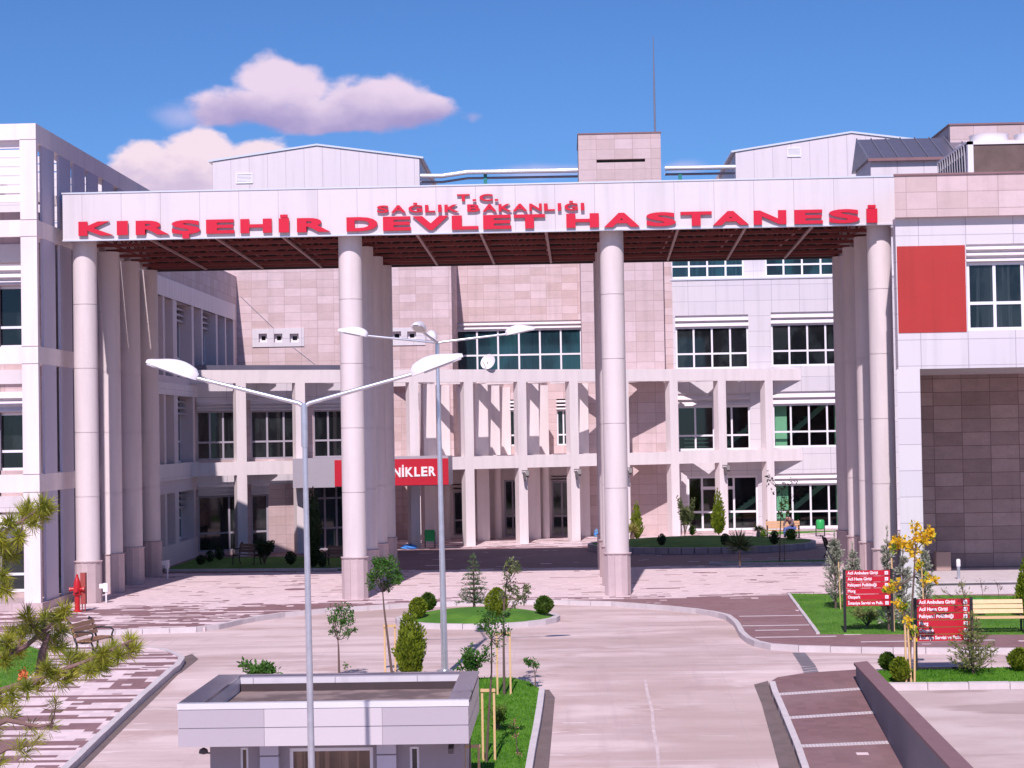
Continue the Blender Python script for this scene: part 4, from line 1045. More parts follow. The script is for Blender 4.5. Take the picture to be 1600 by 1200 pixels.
def rooftop():
    # metal clad penthouse with standing seam mono-pitch roof
    Y = 8.8+3
    a, b, c, d = P(1360, 248, Y), P(1475, 246, Y), P(1350, 218, Y+3), P(1508, 217, Y+3)
    root = thing('roof_penthouse', 'low roof penthouse with dark sloping seamed metal roof on the right wing', 'roof hut', (a.x, Y, 14))
    MB().box(a.x, a.x+4.6, Y, Y+4, 14, a.z-.02).build('wall', 'panel_barn', root)
    zt = c.z
    m = MB().add([(a.x-.12, Y-.15, a.z-.03), (a.x+5.6, Y-.15, a.z-.03), (a.x+5.6, Y+3.0, zt), (a.x-.12, Y+3.0, zt), (a.x-.12, Y+4.5, a.z-.03), (a.x+5.6, Y+4.5, a.z-.03)],
                 [(0, 1, 2, 3), (3, 2, 5, 4), (0, 3, 4), (1, 5, 2), (0, 4, 5, 1)])
    ro = m.build('roof', 'slate_roof', root); s = MB()
    for i in range(10):
        x = a.x-.1+i*.62; s.bar((x, Y-.15, a.z), (x, Y+3.0, zt+.03), .04, .07)
    s.build('seams', 'grey_metal', ro)
    MB().box(a.x-.14, a.x+5.62, Y-.24, Y-.14, a.z-.13, a.z-.01).build('gutter', 'wall_cap', root)
    # chiller: white cased unit with fan rings, louvred side
    Y = 1.0
    a, b = P(1513, 272, Y), P(1640, 218, Y)
    root = thing('roof_chiller', 'large rooftop chiller with round white fan rings and dark coil face on the right wing', 'chiller', (a.x, Y, a.z))
    zt, z0 = b.z, a.z-.3
    cf = MB().box(a.x, a.x+.20, Y, Y+.25, z0, zt).box(a.x, a.x+6, Y, Y+.2, zt-.12, zt+.0).box(a.x, a.x+6, Y, Y+.2, z0, a.z+.05).box(a.x-.0, a.x+6, Y+.25, Y+5.6, zt-.04, zt+.04); cf.build('casing', 'lamp_white', root)
    MB().box(a.x+.2, a.x+6, Y+.05, Y+.3, a.z+.05, zt-.12).build('coil', 'chiller_dark', root)
    s = MB()
    for i in range(12):
        y = Y+.4+i*.44; s.bar((a.x+.02, y, z0), (a.x+.02, y+.25, zt-.05), .05, .09)
    s.build('side_louvres', 'grey_metal', root)
    MB().box(a.x+.1, a.x+.14, Y+.3, Y+5.6, z0, zt-.05).build('side_panel', 'glass_dark', root)
    for i in range(3):
        for j in range(2):
            c = MB().lathe((a.x+.98+i*1.62, Y+1.0+j*2.4, zt+.03), [(.68, 0), (.68, .22), (.72, .30), (.62, .30), (.60, .06), (.1, .05)], 28); c.build('fan_ring', 'lamp_white', root, smooth=True)
    # stone clad stair head at the right
    Y = 14
    a, b = P(1484, 196, Y), P(1640, 194, Y)
    root = thing('stair_head', 'pink stone clad stair head rising behind the chiller', 'roof hut', (a.x, Y, 14))
    MB().box(a.x, a.x+9, Y, Y+6, 14, a.z).build('wall', 'stone_tile_big', root); MB().box(a.x-.05, a.x+9, Y-.05, Y+6, a.z, a.z+.07).build('cap', 'wall_cap', root)
    # mast
    Y = 39
    a, b = P(1023.5, 209, Y), P(1020, 57, Y)
    m = MB().tube([(a.x, Y, a.z-.3), (a.x, Y, a.z+2.2), (a.x, Y, b.z)], [.06, .055, .02], 8); m.box(a.x-.12, a.x+.12, Y-.12, Y+.12, a.z-.3, a.z+.1)
    tag(m.build('lightning_mast', 'grey_metal'), 'thin tall mast standing on the rooftop tower', 'mast')
    # pipe racks left and right of the tower
    Y = 33
    def rack(label, pts, posts, Yr):
        r = thing('roof_pipe_rack', label, 'pipe rack', tuple(P(*pts[0], Yr)))
        q = [P(*p, Yr) for p in pts]
        MB().tube(q, .14, 10).build('pipe', 'cap_metal', r, smooth=True)
        MB().tube([v+Vector((0, .3, -.32)) for v in q], .07, 8).build('lower_pipe', 'grey_metal', r, smooth=True)
        for px in posts:
            p = P(px, 272, Yr); MB().box(p.x-.10, p.x+.10, Yr+.15, Yr+.35, 13.5, p.z+.05).build('post', 'teal_post', r)
    rack('silver roof pipes on a green post left of the tower', [(657, 275), (690, 275), (730, 269), (905, 266)], (758,), 44)
    rack('silver roof pipes on a green post right of the tower', [(1039, 263), (1149, 261)], (1063,), 44)
rooftop()

# ------------------------------------------------------------------ gatehouse in the foreground
def gatehouse():
    zt = 1.30; xa, xb, ya, yb = -5.16, -.24, -35.55, -31.65
    root = thing('gatehouse', 'small flat roofed gatehouse clad in pale panels in front, its gravel roof seen from above', 'gatehouse', (-2.7, -33.6, terr(-34)))
    zf = zt-.74
    MB().box(xa+.012, xb-.012, ya+.012, ya+.10, zf+.01, zt-.10).box(xa+.012, xa+.10, ya+.10, yb, zf+.01, zt-.10).box(xb-.10, xb-.012, ya+.10, yb, zf+.01, zt-.10).box(xa+.1, xb-.1, yb-.1, yb, zf+.01, zt-.10).build('fascia_frame', 'gate_wall', root)
    hz = (zt-.10-zf)/2
    for (a, b, mt) in ((xa, xa+1.46, 'clad_grey'), (xa+1.468, xa+3.46, 'clad_pale'), (xa+3.468, xb, 'clad_grey')):
        for q in range(2): MB().box(a, b, ya, ya+.011, zf+hz*q+.008, zf+hz*(q+1)-.008).build('fascia_panel', mt, root)
    for q in range(2):
        MB().box(xa, xa+.011, ya+.012, yb, zf+hz*q+.008, zf+hz*(q+1)-.008).build('fascia_panel', 'clad_grey', root)
        MB().box(xb-.011, xb, ya+.012, yb, zf+hz*q+.008, zf+hz*(q+1)-.008).build('fascia_panel', 'clad_grey', root)
    MB().box(xa-.012, xb+.012, ya-.012, ya+.14, zt-.10, zt).build('front_cap', 'cap_metal', root)
    c = MB().box(xa-.012, xa+.42, ya+.14, yb+.01, zt-.03, zt).box(xb-.34, xb+.012, ya+.14, yb+.01, zt-.03, zt).box(xa+.42, xb-.34, yb-.14, yb+.01, zt-.03, zt); c.build('side_cap', 'slate_metal', root)
    i = MB().box(xa+.40, xa+.42, ya+.14, yb-.14, zt-.42, zt-.03).box(xb-.34, xb-.32, ya+.14, yb-.14, zt-.42, zt-.03).box(xa+.42, xb-.34, yb-.16, yb-.14, zt-.16, zt-.03); i.build('parapet_lining', 'panel_white', root)
    MB().box(xa+.42, xb-.34, yb-.20, yb-.16, zt-.45, zt-.16).build('shade_strip', 'deck_dark', root)  # dark strip standing in for the shadow on the rear parapet's inner face
    MB().box(xa+.1, xb-.1, ya+.10, yb-.1, zt-.40, zt-.30).build('gravel_roof', 'roof_gravel', root)
    MB().box(xa+.1, xb-.1, ya+.1, yb-.1, zf, zf+.05).build('soffit', 'grey_metal', root)
    # body
    bx0, bx1 = P(330, 1180, -34.8).x, P(722, 1180, -34.8).x; yf = -34.9; zg = -2.2
    X = lambda px: P(px, 1185, yf).x
    hw = (X(452), X(583), -1.1, zf-.14); sw = (X(375), X(388), -.9, zf-.12); s2 = (X(640), X(655), -.9, zf-.14)
    w = MB(); wallY(w, bx0, bx1, zg, zf, yf, .12, [hw, sw, s2]); w.box(bx0, bx0+.12, yf+.12, yb-.25, zg, zf).box(bx1-.12, bx1, yf+.12, yb-.25, zg, zf).box(bx0+.12, bx1-.12, yb-.37, yb-.25, zg, zf)
    w.build('wall', 'gate_wall', root)
    for a, b in ((408, 437), (590, 620)): MB().box(X(a), X(b), yf-.14, yf-.002, zg, zf-.002).build('pier', 'panel_gatehouse', root)
    winY(root, *hw, yf, cols=1, split=(), rec=.10, bar=.06, mat='glass_brown'); winY(root, *sw, yf, cols=1, split=(), rec=.1, bar=.04, mat='glass_brown'); winY(root, *s2, yf, cols=1, split=(), rec=.1, bar=.04)
    MB().box(bx0+.3, bx1-.3, yf+.6, yf+.65, zg, zf-.1).build('inner_curtain', 'wood_brown', root)
    # lamp on a bracket at the left corner, camera at the right
    p = P(318, 1172, -34.9); m = MB().tube([(bx0, yf+.05, p.z-.06), (bx0-.18, yf, p.z-.05)], .015, 6).lathe((p.x, yf, p.z-.05), [(.03, -.02), (.085, 0), (.07, .06), (.02, .09)], 14)
    tag(m.build('wall_lamp', 'lamp_dark'), 'small dark lamp on a bracket under the left eave of the gatehouse', 'lamp')
    p = P(705, 1166, -35.1); m = MB().bar((p.x, p.y-.16, p.z-.06), (p.x, p.y+.12, p.z), .09, .09).tube([(p.x, p.y+.05, p.z), (p.x, p.y+.05, zf)], .02, 6)
    tag(m.build('security_camera', 'lamp_dark'), 'small camera hanging under the right eave of the gatehouse', 'camera')
plain('gate_wall', (.30, .26, .29), .6, var=.08, scale=1.5)
plain('slate_metal', (.27, .25, .33), .22, metal=.6, var=.35, scale=1.1)
plain('clad_grey', (.43, .385, .425), .3, var=.03, scale=.6)
plain('clad_pale', (.56, .51, .54), .3, var=.03, scale=.6)
glass('glass_brown', (.08, .045, .03), (.14, .08, .055))
gatehouse()

# ------------------------------------------------------------------ lamp posts
def lamp_post(base, top, arms, label, rise=.36, reach=1.6, r0=.075, r1=.042, head=.80):
    root = thing('lamp_post', label, 'lamp post', tuple(base), 'galvanised lamp posts')
    MB().tube([base, (base.x+(top.x-base.x)*.6, base.y, base.z+(top.z-base.z)*.6), top], [r0, (r0+r1)*.5, r1], 14).build('pole', 'galvanised', root, smooth=True)
    MB().lathe(tuple(base), [(.2, 0), (.2, .03), (.09, .05), (.085, .3)], 14).build('foot', 'galvanised', root)
    c = MB().tube([top-Vector((0, 0, .62)), top+Vector((0, 0, .02))], r1+.014, 14); c.build('collar', 'galvanised', root, smooth=True)
    for az in arms:
        d = Vector((math.cos(az), math.sin(az), 0)); tip = top+d*reach+Vector((0, 0, rise))
        arm = MB().tube([top-Vector((0, 0, .03)), top+d*.08+Vector((0, 0, .02)), tip], [.036, .034, .028], 10).build('arm', 'galvanised', root, smooth=True)
        dd = ((tip-top).normalized()+Vector((0, 0, .10))).normalized(); side = dd.cross(Vector((0, 0, 1))).normalized(); upv = side.cross(dd)
        m = MB(); n = 14; k = 12
        for i in range(n+1):
            t = i/n; s = -.02+t*head
            w = .155*math.sin(math.pi*min(1, .20+t*.66))**.8*(1 if t < .93 else .6); h = .22*(1-.45*t)*(.62+.5*math.sin(math.pi*min(1, t*1.1)))*(1 if t < .96 else .7)
            if i == 0: w *= .5; h *= .7
            for q in range(k+1):
                a = math.pi*q/k; m.v.append(tuple(tip+dd*s+side*(w*math.cos(a))+upv*(h*math.sin(a)-.03)))
        for i in range(n):
            for q in range(k): a = i*(k+1)+q; m.f.append((a, a+1, a+k+2, a+k+1))
        m.f.append(tuple(range(k+1))[::-1]); m.f.append(tuple(n*(k+1)+q for q in range(k+1)))
        for i in range(n): a = i*(k+1); m.f.append((a, a+k+1, a+2*k+1, a+k))
        hd = m.build('lamp_head', 'lamp_white', root, smooth=True)
        m = MB()
        a0 = tip+dd*.16-upv*.035; m.bar(a0, tip+dd*(head-.06)-upv*.035, .21, .035, upv); m.build('lens', 'lamp_lens', hd)
b1 = P(475, 632, -40.); lp = Vector((b1.x+.05, -40., terr(-40)+.0))
lamp_post(Vector((lp.x, -40., lp.z)), Vector((b1.x, -40., b1.z)), (math.radians(3), math.radians(177)), 'near grey lamp post with two white heads rising in front of the gatehouse', rise=.42, reach=1.60, r0=.058, r1=.036)
b2 = PZ(695, 1049, -.02); t2 = P(683, 536, b2.y)
lamp_post(b2, t2, [math.radians(a) for a in (8, 98, 188, 262)], 'tall grey lamp post with four white heads standing behind the gatehouse', rise=.20, reach=1.72, r0=.085, r1=.04, head=.74)

# ------------------------------------------------------------------ plants
def rnd_dir():
    z = random.uniform(-1, 1); t = random.uniform(0, 2*math.pi); r = math.sqrt(1-z*z); return Vector((r*math.cos(t), r*math.sin(t), z))
def leaf(mb, p, s, d=None, w=.5):
    d = d or rnd_dir(); a = d.cross(rnd_dir()); a = a.normalized() if a.length > 1e-4 else d.orthogonal()
    p = Vector(p); n = len(mb.v)
    mb.v += [tuple(p), tuple(p+d*s*.5+a*s*w*.5), tuple(p+d*s), tuple(p+d*s*.5-a*s*w*.5)]; mb.f.append((n, n+1, n+2, n+3))
def fit(px, yb, yt, hw, up=0., z=None):
    g = PZ(px, yb, z) if z is not None else G(px, yb, KERB+up); D = (g-CAM).dot(FW); k = D/3000
    return g, (yb-yt)*k, hw*k
def plant(name, label, cat, g, parts, group=None):
    root = thing(name, label, cat, tuple(g), group)
    for nm, mb, mat in parts: mb.build(nm, mat, root, smooth=False)
    return root
def globe(px, yb, yt, hw, label, mat='leaf_thuja', n=1500, up=.02, z=None, s=.075, peak=.5, name='round_shrub', cat='shrub', group='clipped round shrubs'):
    g, H, W = fit(px, yb, yt, hw, up, z); m = MB()
    ph = [random.uniform(0, 6.3) for _ in range(4)]
    def rad(u, t):   # u 0..1 up
        return W*math.sin(math.pi*min(1, (u*(1-.04)+.04)**(.75+.5*(1-peak))))**.62*(1+.07*math.sin(3*t+ph[0])+.06*math.sin(5*t+7*u+ph[1]))
    for i in range(n):
        u = random.random()**.9; t = random.uniform(0, 6.283); r = rad(u, t)*random.uniform(.74, 1.03)
        p = g+Vector((r*math.cos(t), r*math.sin(t), H*u*.97)); d = (Vector((math.cos(t), math.sin(t), .9))+rnd_dir()*.7).normalized()
        leaf(m, p, s*random.uniform(.6, 1.3), d, .55)
    prof = [(max(.01, rad(k/8, 0)*.70), H*.92*k/8) for k in range(9)]
    m.lathe(tuple(g), prof, 12)
    return plant(name, label, cat, g, [('foliage', m, mat)], group)
def cone(px, yb, yt, hw, label, mat='leaf_thuja', n=3000, up=.02, z=None, s=.10, name='cypress', cat='cypress', group=None, power=.75, bumps=.12, base=.25):
    g, H, W = fit(px, yb, yt, hw, up, z); m = MB(); ph = [random.uniform(0, 6.3) for _ in range(4)]
    def rad(u, t):
        k = min(1, (u+.03)/base)**.6*(1-max(0, u-base)/(1-base))**power
        return W*k*(1+bumps*math.sin(3*t+9*u+ph[0])+bumps*.8*math.sin(5*t-14*u+ph[1]))+.01
    for i in range(n):
        u = 1-math.sqrt(random.random()*.995); t = random.uniform(0, 6.283); r = rad(u, t)*random.uniform(.62, 1.06)
        p = g+Vector((r*math.cos(t), r*math.sin(t), H*u)); d = (Vector((math.cos(t)*.6, math.sin(t)*.6, 1.1))+rnd_dir()*.5).normalized()
        leaf(m, p, s*random.uniform(.6, 1.4), d, .42)
    m.lathe(tuple(g), [(max(.008, rad(k/9, 0)*.62), H*.93*k/9) for k in range(10)], 10)
    tr = MB().tube([g-Vector((0, 0, .05)), g+Vector((0, 0, H*.5))], [.04, .02], 6)
    return plant(name, label, cat, g, [('foliage', m, mat), ('trunk', tr, 'bark')], group)
def spruce(px, yb, yt, hw, label, mat='leaf_spruce', up=.02, z=None, layers=11, group=None, droop=.12, name='spruce', cat='spruce', density=1.0, spread=1.0):
    g, H, W = fit(px, yb, yt, hw, up, z); m = MB(); tr = MB().tube([g-Vector((0, 0, .05)), g+Vector((0, 0, H*.97))], [H*.028, .006], 7)
    for i in range(layers):
        u = .08+.88*i/(layers-1); L = W*(1-u)**.85*1.05+.03; nb = max(4, int(9*(1-u)+3))
        for k in range(nb):
            t = 6.283*(k+random.random()*.7)/nb; l = L*random.uniform(.7, 1.12); d = Vector((math.cos(t), math.sin(t), random.uniform(.05, .4)))
            a = g+Vector((0, 0, H*u*.95)); pts = [a, a+d*l*.5, a+d*l+Vector((0, 0, -droop*l))]
            tr.tube(pts, [.010, .006, .003], 4, False)
            for q in range(int(34*density*(l/W)+8)):
                s = random.uniform(.12, 1); p = pts[0].lerp(pts[1], s*2) if s < .5 else pts[1].lerp(pts[2], s*2-1)
                leaf(m, p, .10*random.uniform(.6, 1.25)*spread, (d*.7+rnd_dir()*.8+Vector((0, 0, .25))).normalized(), .22)
    for q in range(20): leaf(m, g+Vector((0, 0, H*random.uniform(.85, .97))), .09, (Vector((0, 0, 1))+rnd_dir()*.6).normalized(), .25)
    return plant(name, label, cat, g, [('foliage', m, mat), ('trunk', tr, 'bark')], group)
def plume(px, yb, yt, hw, label, mat='leaf_blue', up=.02, z=None, n=60, group=None, lean=0, s=.11, name='juniper', cat='juniper'):
    """loose upright conifer made of feathery sprays"""
    g, H, W = fit(px, yb, yt, hw, up, z); m = MB(); tr = MB().tube([g-Vector((0, 0, .05)), g+Vector((lean*.5, 0, H*.5)), g+Vector((lean, 0, H*.93))], [.04, .025, .006], 6)
    for i in range(n):
        u = random.uniform(.05, .95); t = random.uniform(0, 6.283); L = W*(.35+.9*math.sin(math.pi*min(1, (u*.75+.2)))**1.0)*random.uniform(.6, 1.15)*(1.05-.55*u)
        a = g+Vector((lean*u, 0, H*u*.86)); d = Vector((math.cos(t), math.sin(t), random.uniform(.5, 1.4))).normalized(); b = a+d*L*1.25
        tr.tube([a, b], [.008, .003], 4, False)
        for q in range(22):
            k = random.uniform(.2, 1.05); leaf(m, a.lerp(b, k), s*random.uniform(.6, 1.3), (d+rnd_dir()*.75).normalized(), .3)
    for q in range(25): leaf(m, g+Vector((lean, 0, H*random.uniform(.86, .97))), s, (Vector((0, 0, 1))+rnd_dir()*.5).normalized(), .25)
    return plant(name, label, cat, g, [('foliage', m, mat), ('trunk', tr, 'bark')], group)
def sapling(trunk_px, clumps, label, mat='leaf_tree', up=.02, z=None, s=.10, per=150, tr_r=.035, group='young staked trees', name='young_tree', cat='tree', w=.55, depth=.45, twigs=5):
    """trunk_px: pixels from base upwards; clumps: (px, py, radius px, density)"""
    g, H, _ = fit(trunk_px[0][0], trunk_px[0][1], trunk_px[-1][1], 1, up, z); D = (g-CAM).dot(FW); k = D/3000
    pts = [Vector(g)]+[P(a, b, g.y+random.uniform(-.05, .05)) for a, b in trunk_px[1:]]
    tr = MB().tube(pts, [tr_r*(1-.6*i/(len(pts)-1)) for i in range(len(pts))], 7); m = MB()
    for (cx, cy, cr, dn) in clumps:
        c = P(cx, cy, g.y+random.uniform(-depth, depth)); R = cr*k
        j = min(range(1, len(pts)), key=lambda q: abs(pts[q].z-(c.z-R*1.6))); a = pts[j]
        mid = (a+c)*.5+Vector((0, 0, -.06)); tr.tube([a, mid, c], [tr_r*.35, tr_r*.24, .005], 5, False)
        ends = []
        for q in range(twigs): e = c+rnd_dir()*R*random.uniform(.5, 1.0); tr.tube([mid.lerp(c, random.random()), e], [.007, .003], 4, False); ends.append(e)
        for q in range(int(per*dn*(1.7 if s < .1 else 1))):
            if random.random() < .55: p = random.choice(ends)+rnd_dir()*R*random.uniform(.05, .35)
            else: p = c+rnd_dir()*R*random.random()**.45
            leaf(m, p, s*(.78 if s < .1 else 1)*random.uniform(.5, 1.25), (rnd_dir()+Vector((0, 0, -.3))).normalized(), w)
    return plant(name, label, cat, g, [('crown', m, mat), ('trunk', tr, 'bark')], group)
def stakes(xa, xb, yb, yt, label, up=.02, bar=True, yb2=None):
    a, b = G(xa, yb, KERB+up), G(xb, yb2 or yb, KERB+up); b.y = a.y; ta, tb = P(xa, yt, a.y), P(xb, yt-1, a.y)
    m = MB().box(a.x-.022, a.x+.022, a.y-.022, a.y+.022, a.z-.2, ta.z).box(b.x-.022, b.x+.022, b.y-.022, b.y+.022, b.z-.2, ta.z)
    if bar: m.box(a.x-.03, b.x+.03, a.y-.05, a.y-.024, ta.z-.06, ta.z)
    root = thing('tree_stakes', label, 'stakes', tuple(a), 'timber tree stakes')
    m.build('frame', 'stake_wood', root)
def bush(px, yb, yt, hw, label, mat='leaf_olive', n=700, s=.10, up=.02, z=None, name='bush', cat='bush', group=None, w=.4):
    g, H, W = fit(px, yb, yt, hw, up, z); m = MB(); tr = MB(); k = 16
    for i in range(k):
        t = random.uniform(0, 6.283); e = g+Vector((math.cos(t)*W*random.uniform(.2, .95), math.sin(t)*W*random.uniform(.2, .8), H*random.uniform(.45, .98)))
        tr.tube([g, (g+e)*.5+Vector((0, 0, H*.12)), e], [.014, .009, .003], 4, False)
        for q in range(n//k):
            s0 = random.uniform(.35, 1.0); p = g.lerp(e, s0)+Vector((0, 0, H*.12*math.sin(math.pi*s0)))+rnd_dir()*W*.16
            leaf(m, p, s*random.uniform(.6, 1.3), ((e-g).normalized()*.6+rnd_dir()).normalized(), w)
    return plant(name, label, cat, g, [('foliage', m, mat), ('stems', tr, 'bark')], group)
def yucca(px, yb, yt, hw, label, mat='yucca_leaf', z=None, trunk=.35, up=.02, tw=1.0, tm='bark'):
    g, H, W = fit(px, yb, yt, hw, up, z); m = MB(); c = g+Vector((0, 0, H*trunk))
    for i in range(150):
        d = rnd_dir(); d.z = abs(d.z)*1.2-.35; d.normalize(); leaf(m, c+Vector((0, 0, random.uniform(0, H*.15))), max(W, H*.5)*random.uniform(.7, 1.1), d, .09)
    tr = MB().lathe(tuple(g), [(W*.42*tw, 0), (W*.5*tw, H*.15), (W*.28*tw, H*trunk)], 10)
    return plant('yucca', label, 'yucca', g, [('leaves', m, mat), ('trunk', tr, tm)])

# roundabout
globe(653, 965, 934, 13, 'left round shrub at the front of the oval roundabout lawn', up=.12)
globe(669, 954, 927, 12, 'round shrub behind another at the left of the roundabout lawn', up=.2, mat='leaf_thuja_dark')
globe(850, 959, 932, 13.5, 'lone egg shaped shrub at the right end of the roundabout lawn', up=.12, mat='leaf_thuja_dark')
globe(777, 962, 919, 17, 'tall yellow green rounded shrub in the middle of the roundabout', up=.2, n=2000)
spruce(741, 949, 864, 28, 'young blue green spruce standing on the roundabout lawn', up=.22)
# strip by the gatehouse
cone(642, 1064, 955, 22, 'yellow green cypress standing just behind the gatehouse roof', n=5200, s=.085, base=.45, power=.55, bumps=.16)
sapling([(613, 1058), (606, 1000), (600, 950), (598, 925)], [(600, 885, 20, 2.4), (585, 900, 14, 1.2), (616, 898, 15, 1.5), (604, 915, 10, .7), (590, 878, 12, 1.0), (612, 878, 12, 1.), (622, 905, 9, .6), (580, 915, 8, .3)],
        'leaning young tree with a dense round green crown before the second round column', s=.085, per=190)
stakes(602, 618, 1056, 976, 'pair of stakes holding the leaning tree behind the gatehouse')
sapling([(530, 1058), (529, 1012), (528, 1000)], [(522, 955, 13, 1.1), (538, 952, 14, 1.2), (533, 972, 14, 1.5), (548, 968, 9, .7), (522, 985, 9, .6), (540, 990, 9, .6), (553, 985, 5, .25), (520, 968, 9, .5)],
        'short branching young tree left of the leaning one behind the gatehouse', s=.08, per=120, tr_r=.03)
sapling([(541, 1058), (540, 1045)], [(541, 1040, 6, .2)], 'tiny seedling beside the short branching tree', s=.08, per=90, tr_r=.01)
bush(404, 1064, 1036, 33, 'low spreading green bush behind the left corner of the gatehouse roof', 'leaf_tree', n=800, s=.14)
bush(738, 1064, 1012, 34, 'leafy grey green bush behind the right corner of the gatehouse', 'leaf_tree', n=900, s=.11)
sapling([(788, 1086), (787, 1020), (787, 960), (790, 915)], [(800, 882, 12, .7), (792, 895, 10, .5), (808, 888, 9, .5), (796, 912, 14, .6), (818, 928, 13, .8), (805, 938, 12, .6), (786, 930, 9, .3), (822, 918, 7, .4), (800, 925, 10, .4)],
        'slender tall tree with thin pale leaves and two stakes on the strip lawn', 'leaf_olive', s=.085, per=130, tr_r=.034)
stakes(777.5, 798, 1085, 988, 'tall pair of stakes round the slender tree on the strip lawn')
sapling([(760, 1190), (764, 1110), (768, 1050), (768, 1000)], [(762, 962, 16, .9), (780, 968, 16, .9), (770, 985, 14, .7), (755, 975, 10, .5), (790, 985, 10, .4), (762, 1010, 10, .25), (778, 1005, 10, .25), (768, 1030, 10, .2)],
        'thin tree with bare lower twigs nearest the gatehouse wall', 'leaf_tree', s=.075, per=150, tr_r=.03)
stakes(755, 773.5, 1188, 1076, 'pair of stakes beside the gatehouse side wall')
stakes(728, 750, 1290, 1163, 'nearest pair of stakes at the bottom edge by the gatehouse')
sapling([(733, 1300), (734, 1220), (735, 1120)], [(735, 1085, 8, .1)], 'bare thin trunk rising between the nearest stakes', s=.06, per=60, tr_r=.022)
sapling([(837, 1074), (836, 1055), (834, 1043)], [(826, 1034, 7, .5), (834, 1036, 7, .5), (820, 1031, 4, .2), (838, 1040, 4, .2)], 'tiny sapling at the far tip of the strip lawn', s=.085, per=100, tr_r=.016)
bush(778, 1142, 1103, 20, 'loose rounded bush in the middle of the strip lawn', 'leaf_box', n=900, s=.065)
sapling([(808, 1180), (806, 1150), (804, 1135)], [(802, 1130, 8, .25), (806, 1150, 5, .12), (811, 1178, 5, .15)], 'wispy reddish seedling near the edge of the strip lawn', 'leaf_brown', s=.05, per=90, tr_r=.008)
# right-hand lawns
plume(1306, 951, 827, 19, 'tall blue grey juniper at the left corner of the right lawn', n=150, s=.10)
plume(1334, 944, 846, 15, 'blue grey juniper just right of the tallest one', n=90, s=.10)
plume(1389, 985, 819, 15, 'narrow pointed blue grey juniper before the right round column', n=110)
plume(1413, 985, 850, 17, 'grey juniper behind the yellow leaved tree', n=90)
plume(1446, 968, 843, 15, 'blue grey juniper beside the white pilaster', n=90, s=.11)
for x_, yt_, yb_, lab in ((1312, 878, 951, 'thin stake leaning on the corner juniper'), (1395, 872, 985, 'thin stake beside the narrow juniper'), (1442, 888, 968, 'thin stake beside the pilaster juniper')):
    g = G(x_, yb_, KERB+.02); t = P(x_-2, yt_, g.y-.25); tag(MB().tube([g-Vector((0, .25, .1)), t], .022, 6).build('tree_stake', 'stake_wood'), lab, 'stake')
sapling([(1421, 1066), (1422, 1010), (1424, 960), (1428, 900), (1430, 860)],
        [(1430, 822, 8, .35), (1436, 836, 10, .6), (1452, 832, 11, .75), (1442, 846, 10, .5), (1420, 848, 10, .6), (1404, 846, 11, .65), (1396, 856, 8, .35), (1425, 862, 11, .45), (1434, 878, 8, .3), (1437, 884, 6, .2),
         (1391, 918, 8, .3), (1400, 912, 7, .25), (1404, 942, 9, .3), (1412, 950, 7, .25), (1446, 905, 8, .3), (1460, 905, 5, .2), (1426, 990, 9, .3), (1418, 970, 8, .2), (1385, 922, 5, .2)],
        'thin tree with golden autumn leaves tied to tall stakes beside the signboards', 'leaf_yellow', s=.10, per=170, tr_r=.04, w=.75, depth=.3)
g = G(1421, 1066, KERB+.03)
root = thing('tree_stakes', 'three tall stakes bound round the golden leaved tree', 'stakes', tuple(g), 'timber tree stakes')
for a, b in ((1416, 1414), (1424, 1418), (1429, 1429)):
    q = P(a, 1067, g.y-.05); t = P(b, 976, g.y-.05); MB().tube([q-Vector((0, 0, .1)), t], .026, 6).build('stake', 'stake_wood', root)
globe(1387, 1047, 1021, 11, 'small round shrub behind its twin at the end of the retaining wall', up=.05, mat='leaf_thuja_dark')
globe(1407, 1065, 1028, 14, 'larger round shrub in front beside the stakes of the golden tree', up=.05)
globe(1594, 1047, 1014, 18, 'round green shrub on the right front lawn at the picture edge', up=.05)
spruce(1521, 1051, 955, 44, 'wide sparse larch like conifer in front of the nearer signboard', 'leaf_larch', up=.05, layers=10, droop=-.25, density=1.1, spread=1.1, name='larch', cat='conifer')
sapling([(1516, 1051), (1512, 960), (1507, 935), (1502, 905)], [(1502, 912, 8, .25), (1508, 925, 7, .2), (1475, 925, 6, .12), (1462, 932, 6, .12), (1495, 925, 5, .12)], 'long wispy shoot leaning up behind the nearer signboard', 'leaf_larch', s=.12, per=90, tr_r=.012, w=.2)
bush(1355, 978, 947, 32, 'low feathery juniper bush under the farther signboard', 'leaf_larch', n=900, s=.10, w=.25)
cone(1603, 962, 874, 15, 'yellow green cypress cut by the right picture edge', n=2600)
for i, (x_, yb_, yt_) in enumerate(((1536, 945, 905), (1561, 945, 903))):
    sapling([(x_, yb_), (x_-1, (yb_+yt_)/2), (x_-2, yt_+8)], [(x_-4, yt_+6, 7, .16), (x_+4, yt_+14, 6, .12)], ('left', 'right')[i]+' of two tiny reddish saplings before the pale terrace', 'leaf_red', s=.05, per=70, tr_r=.01)
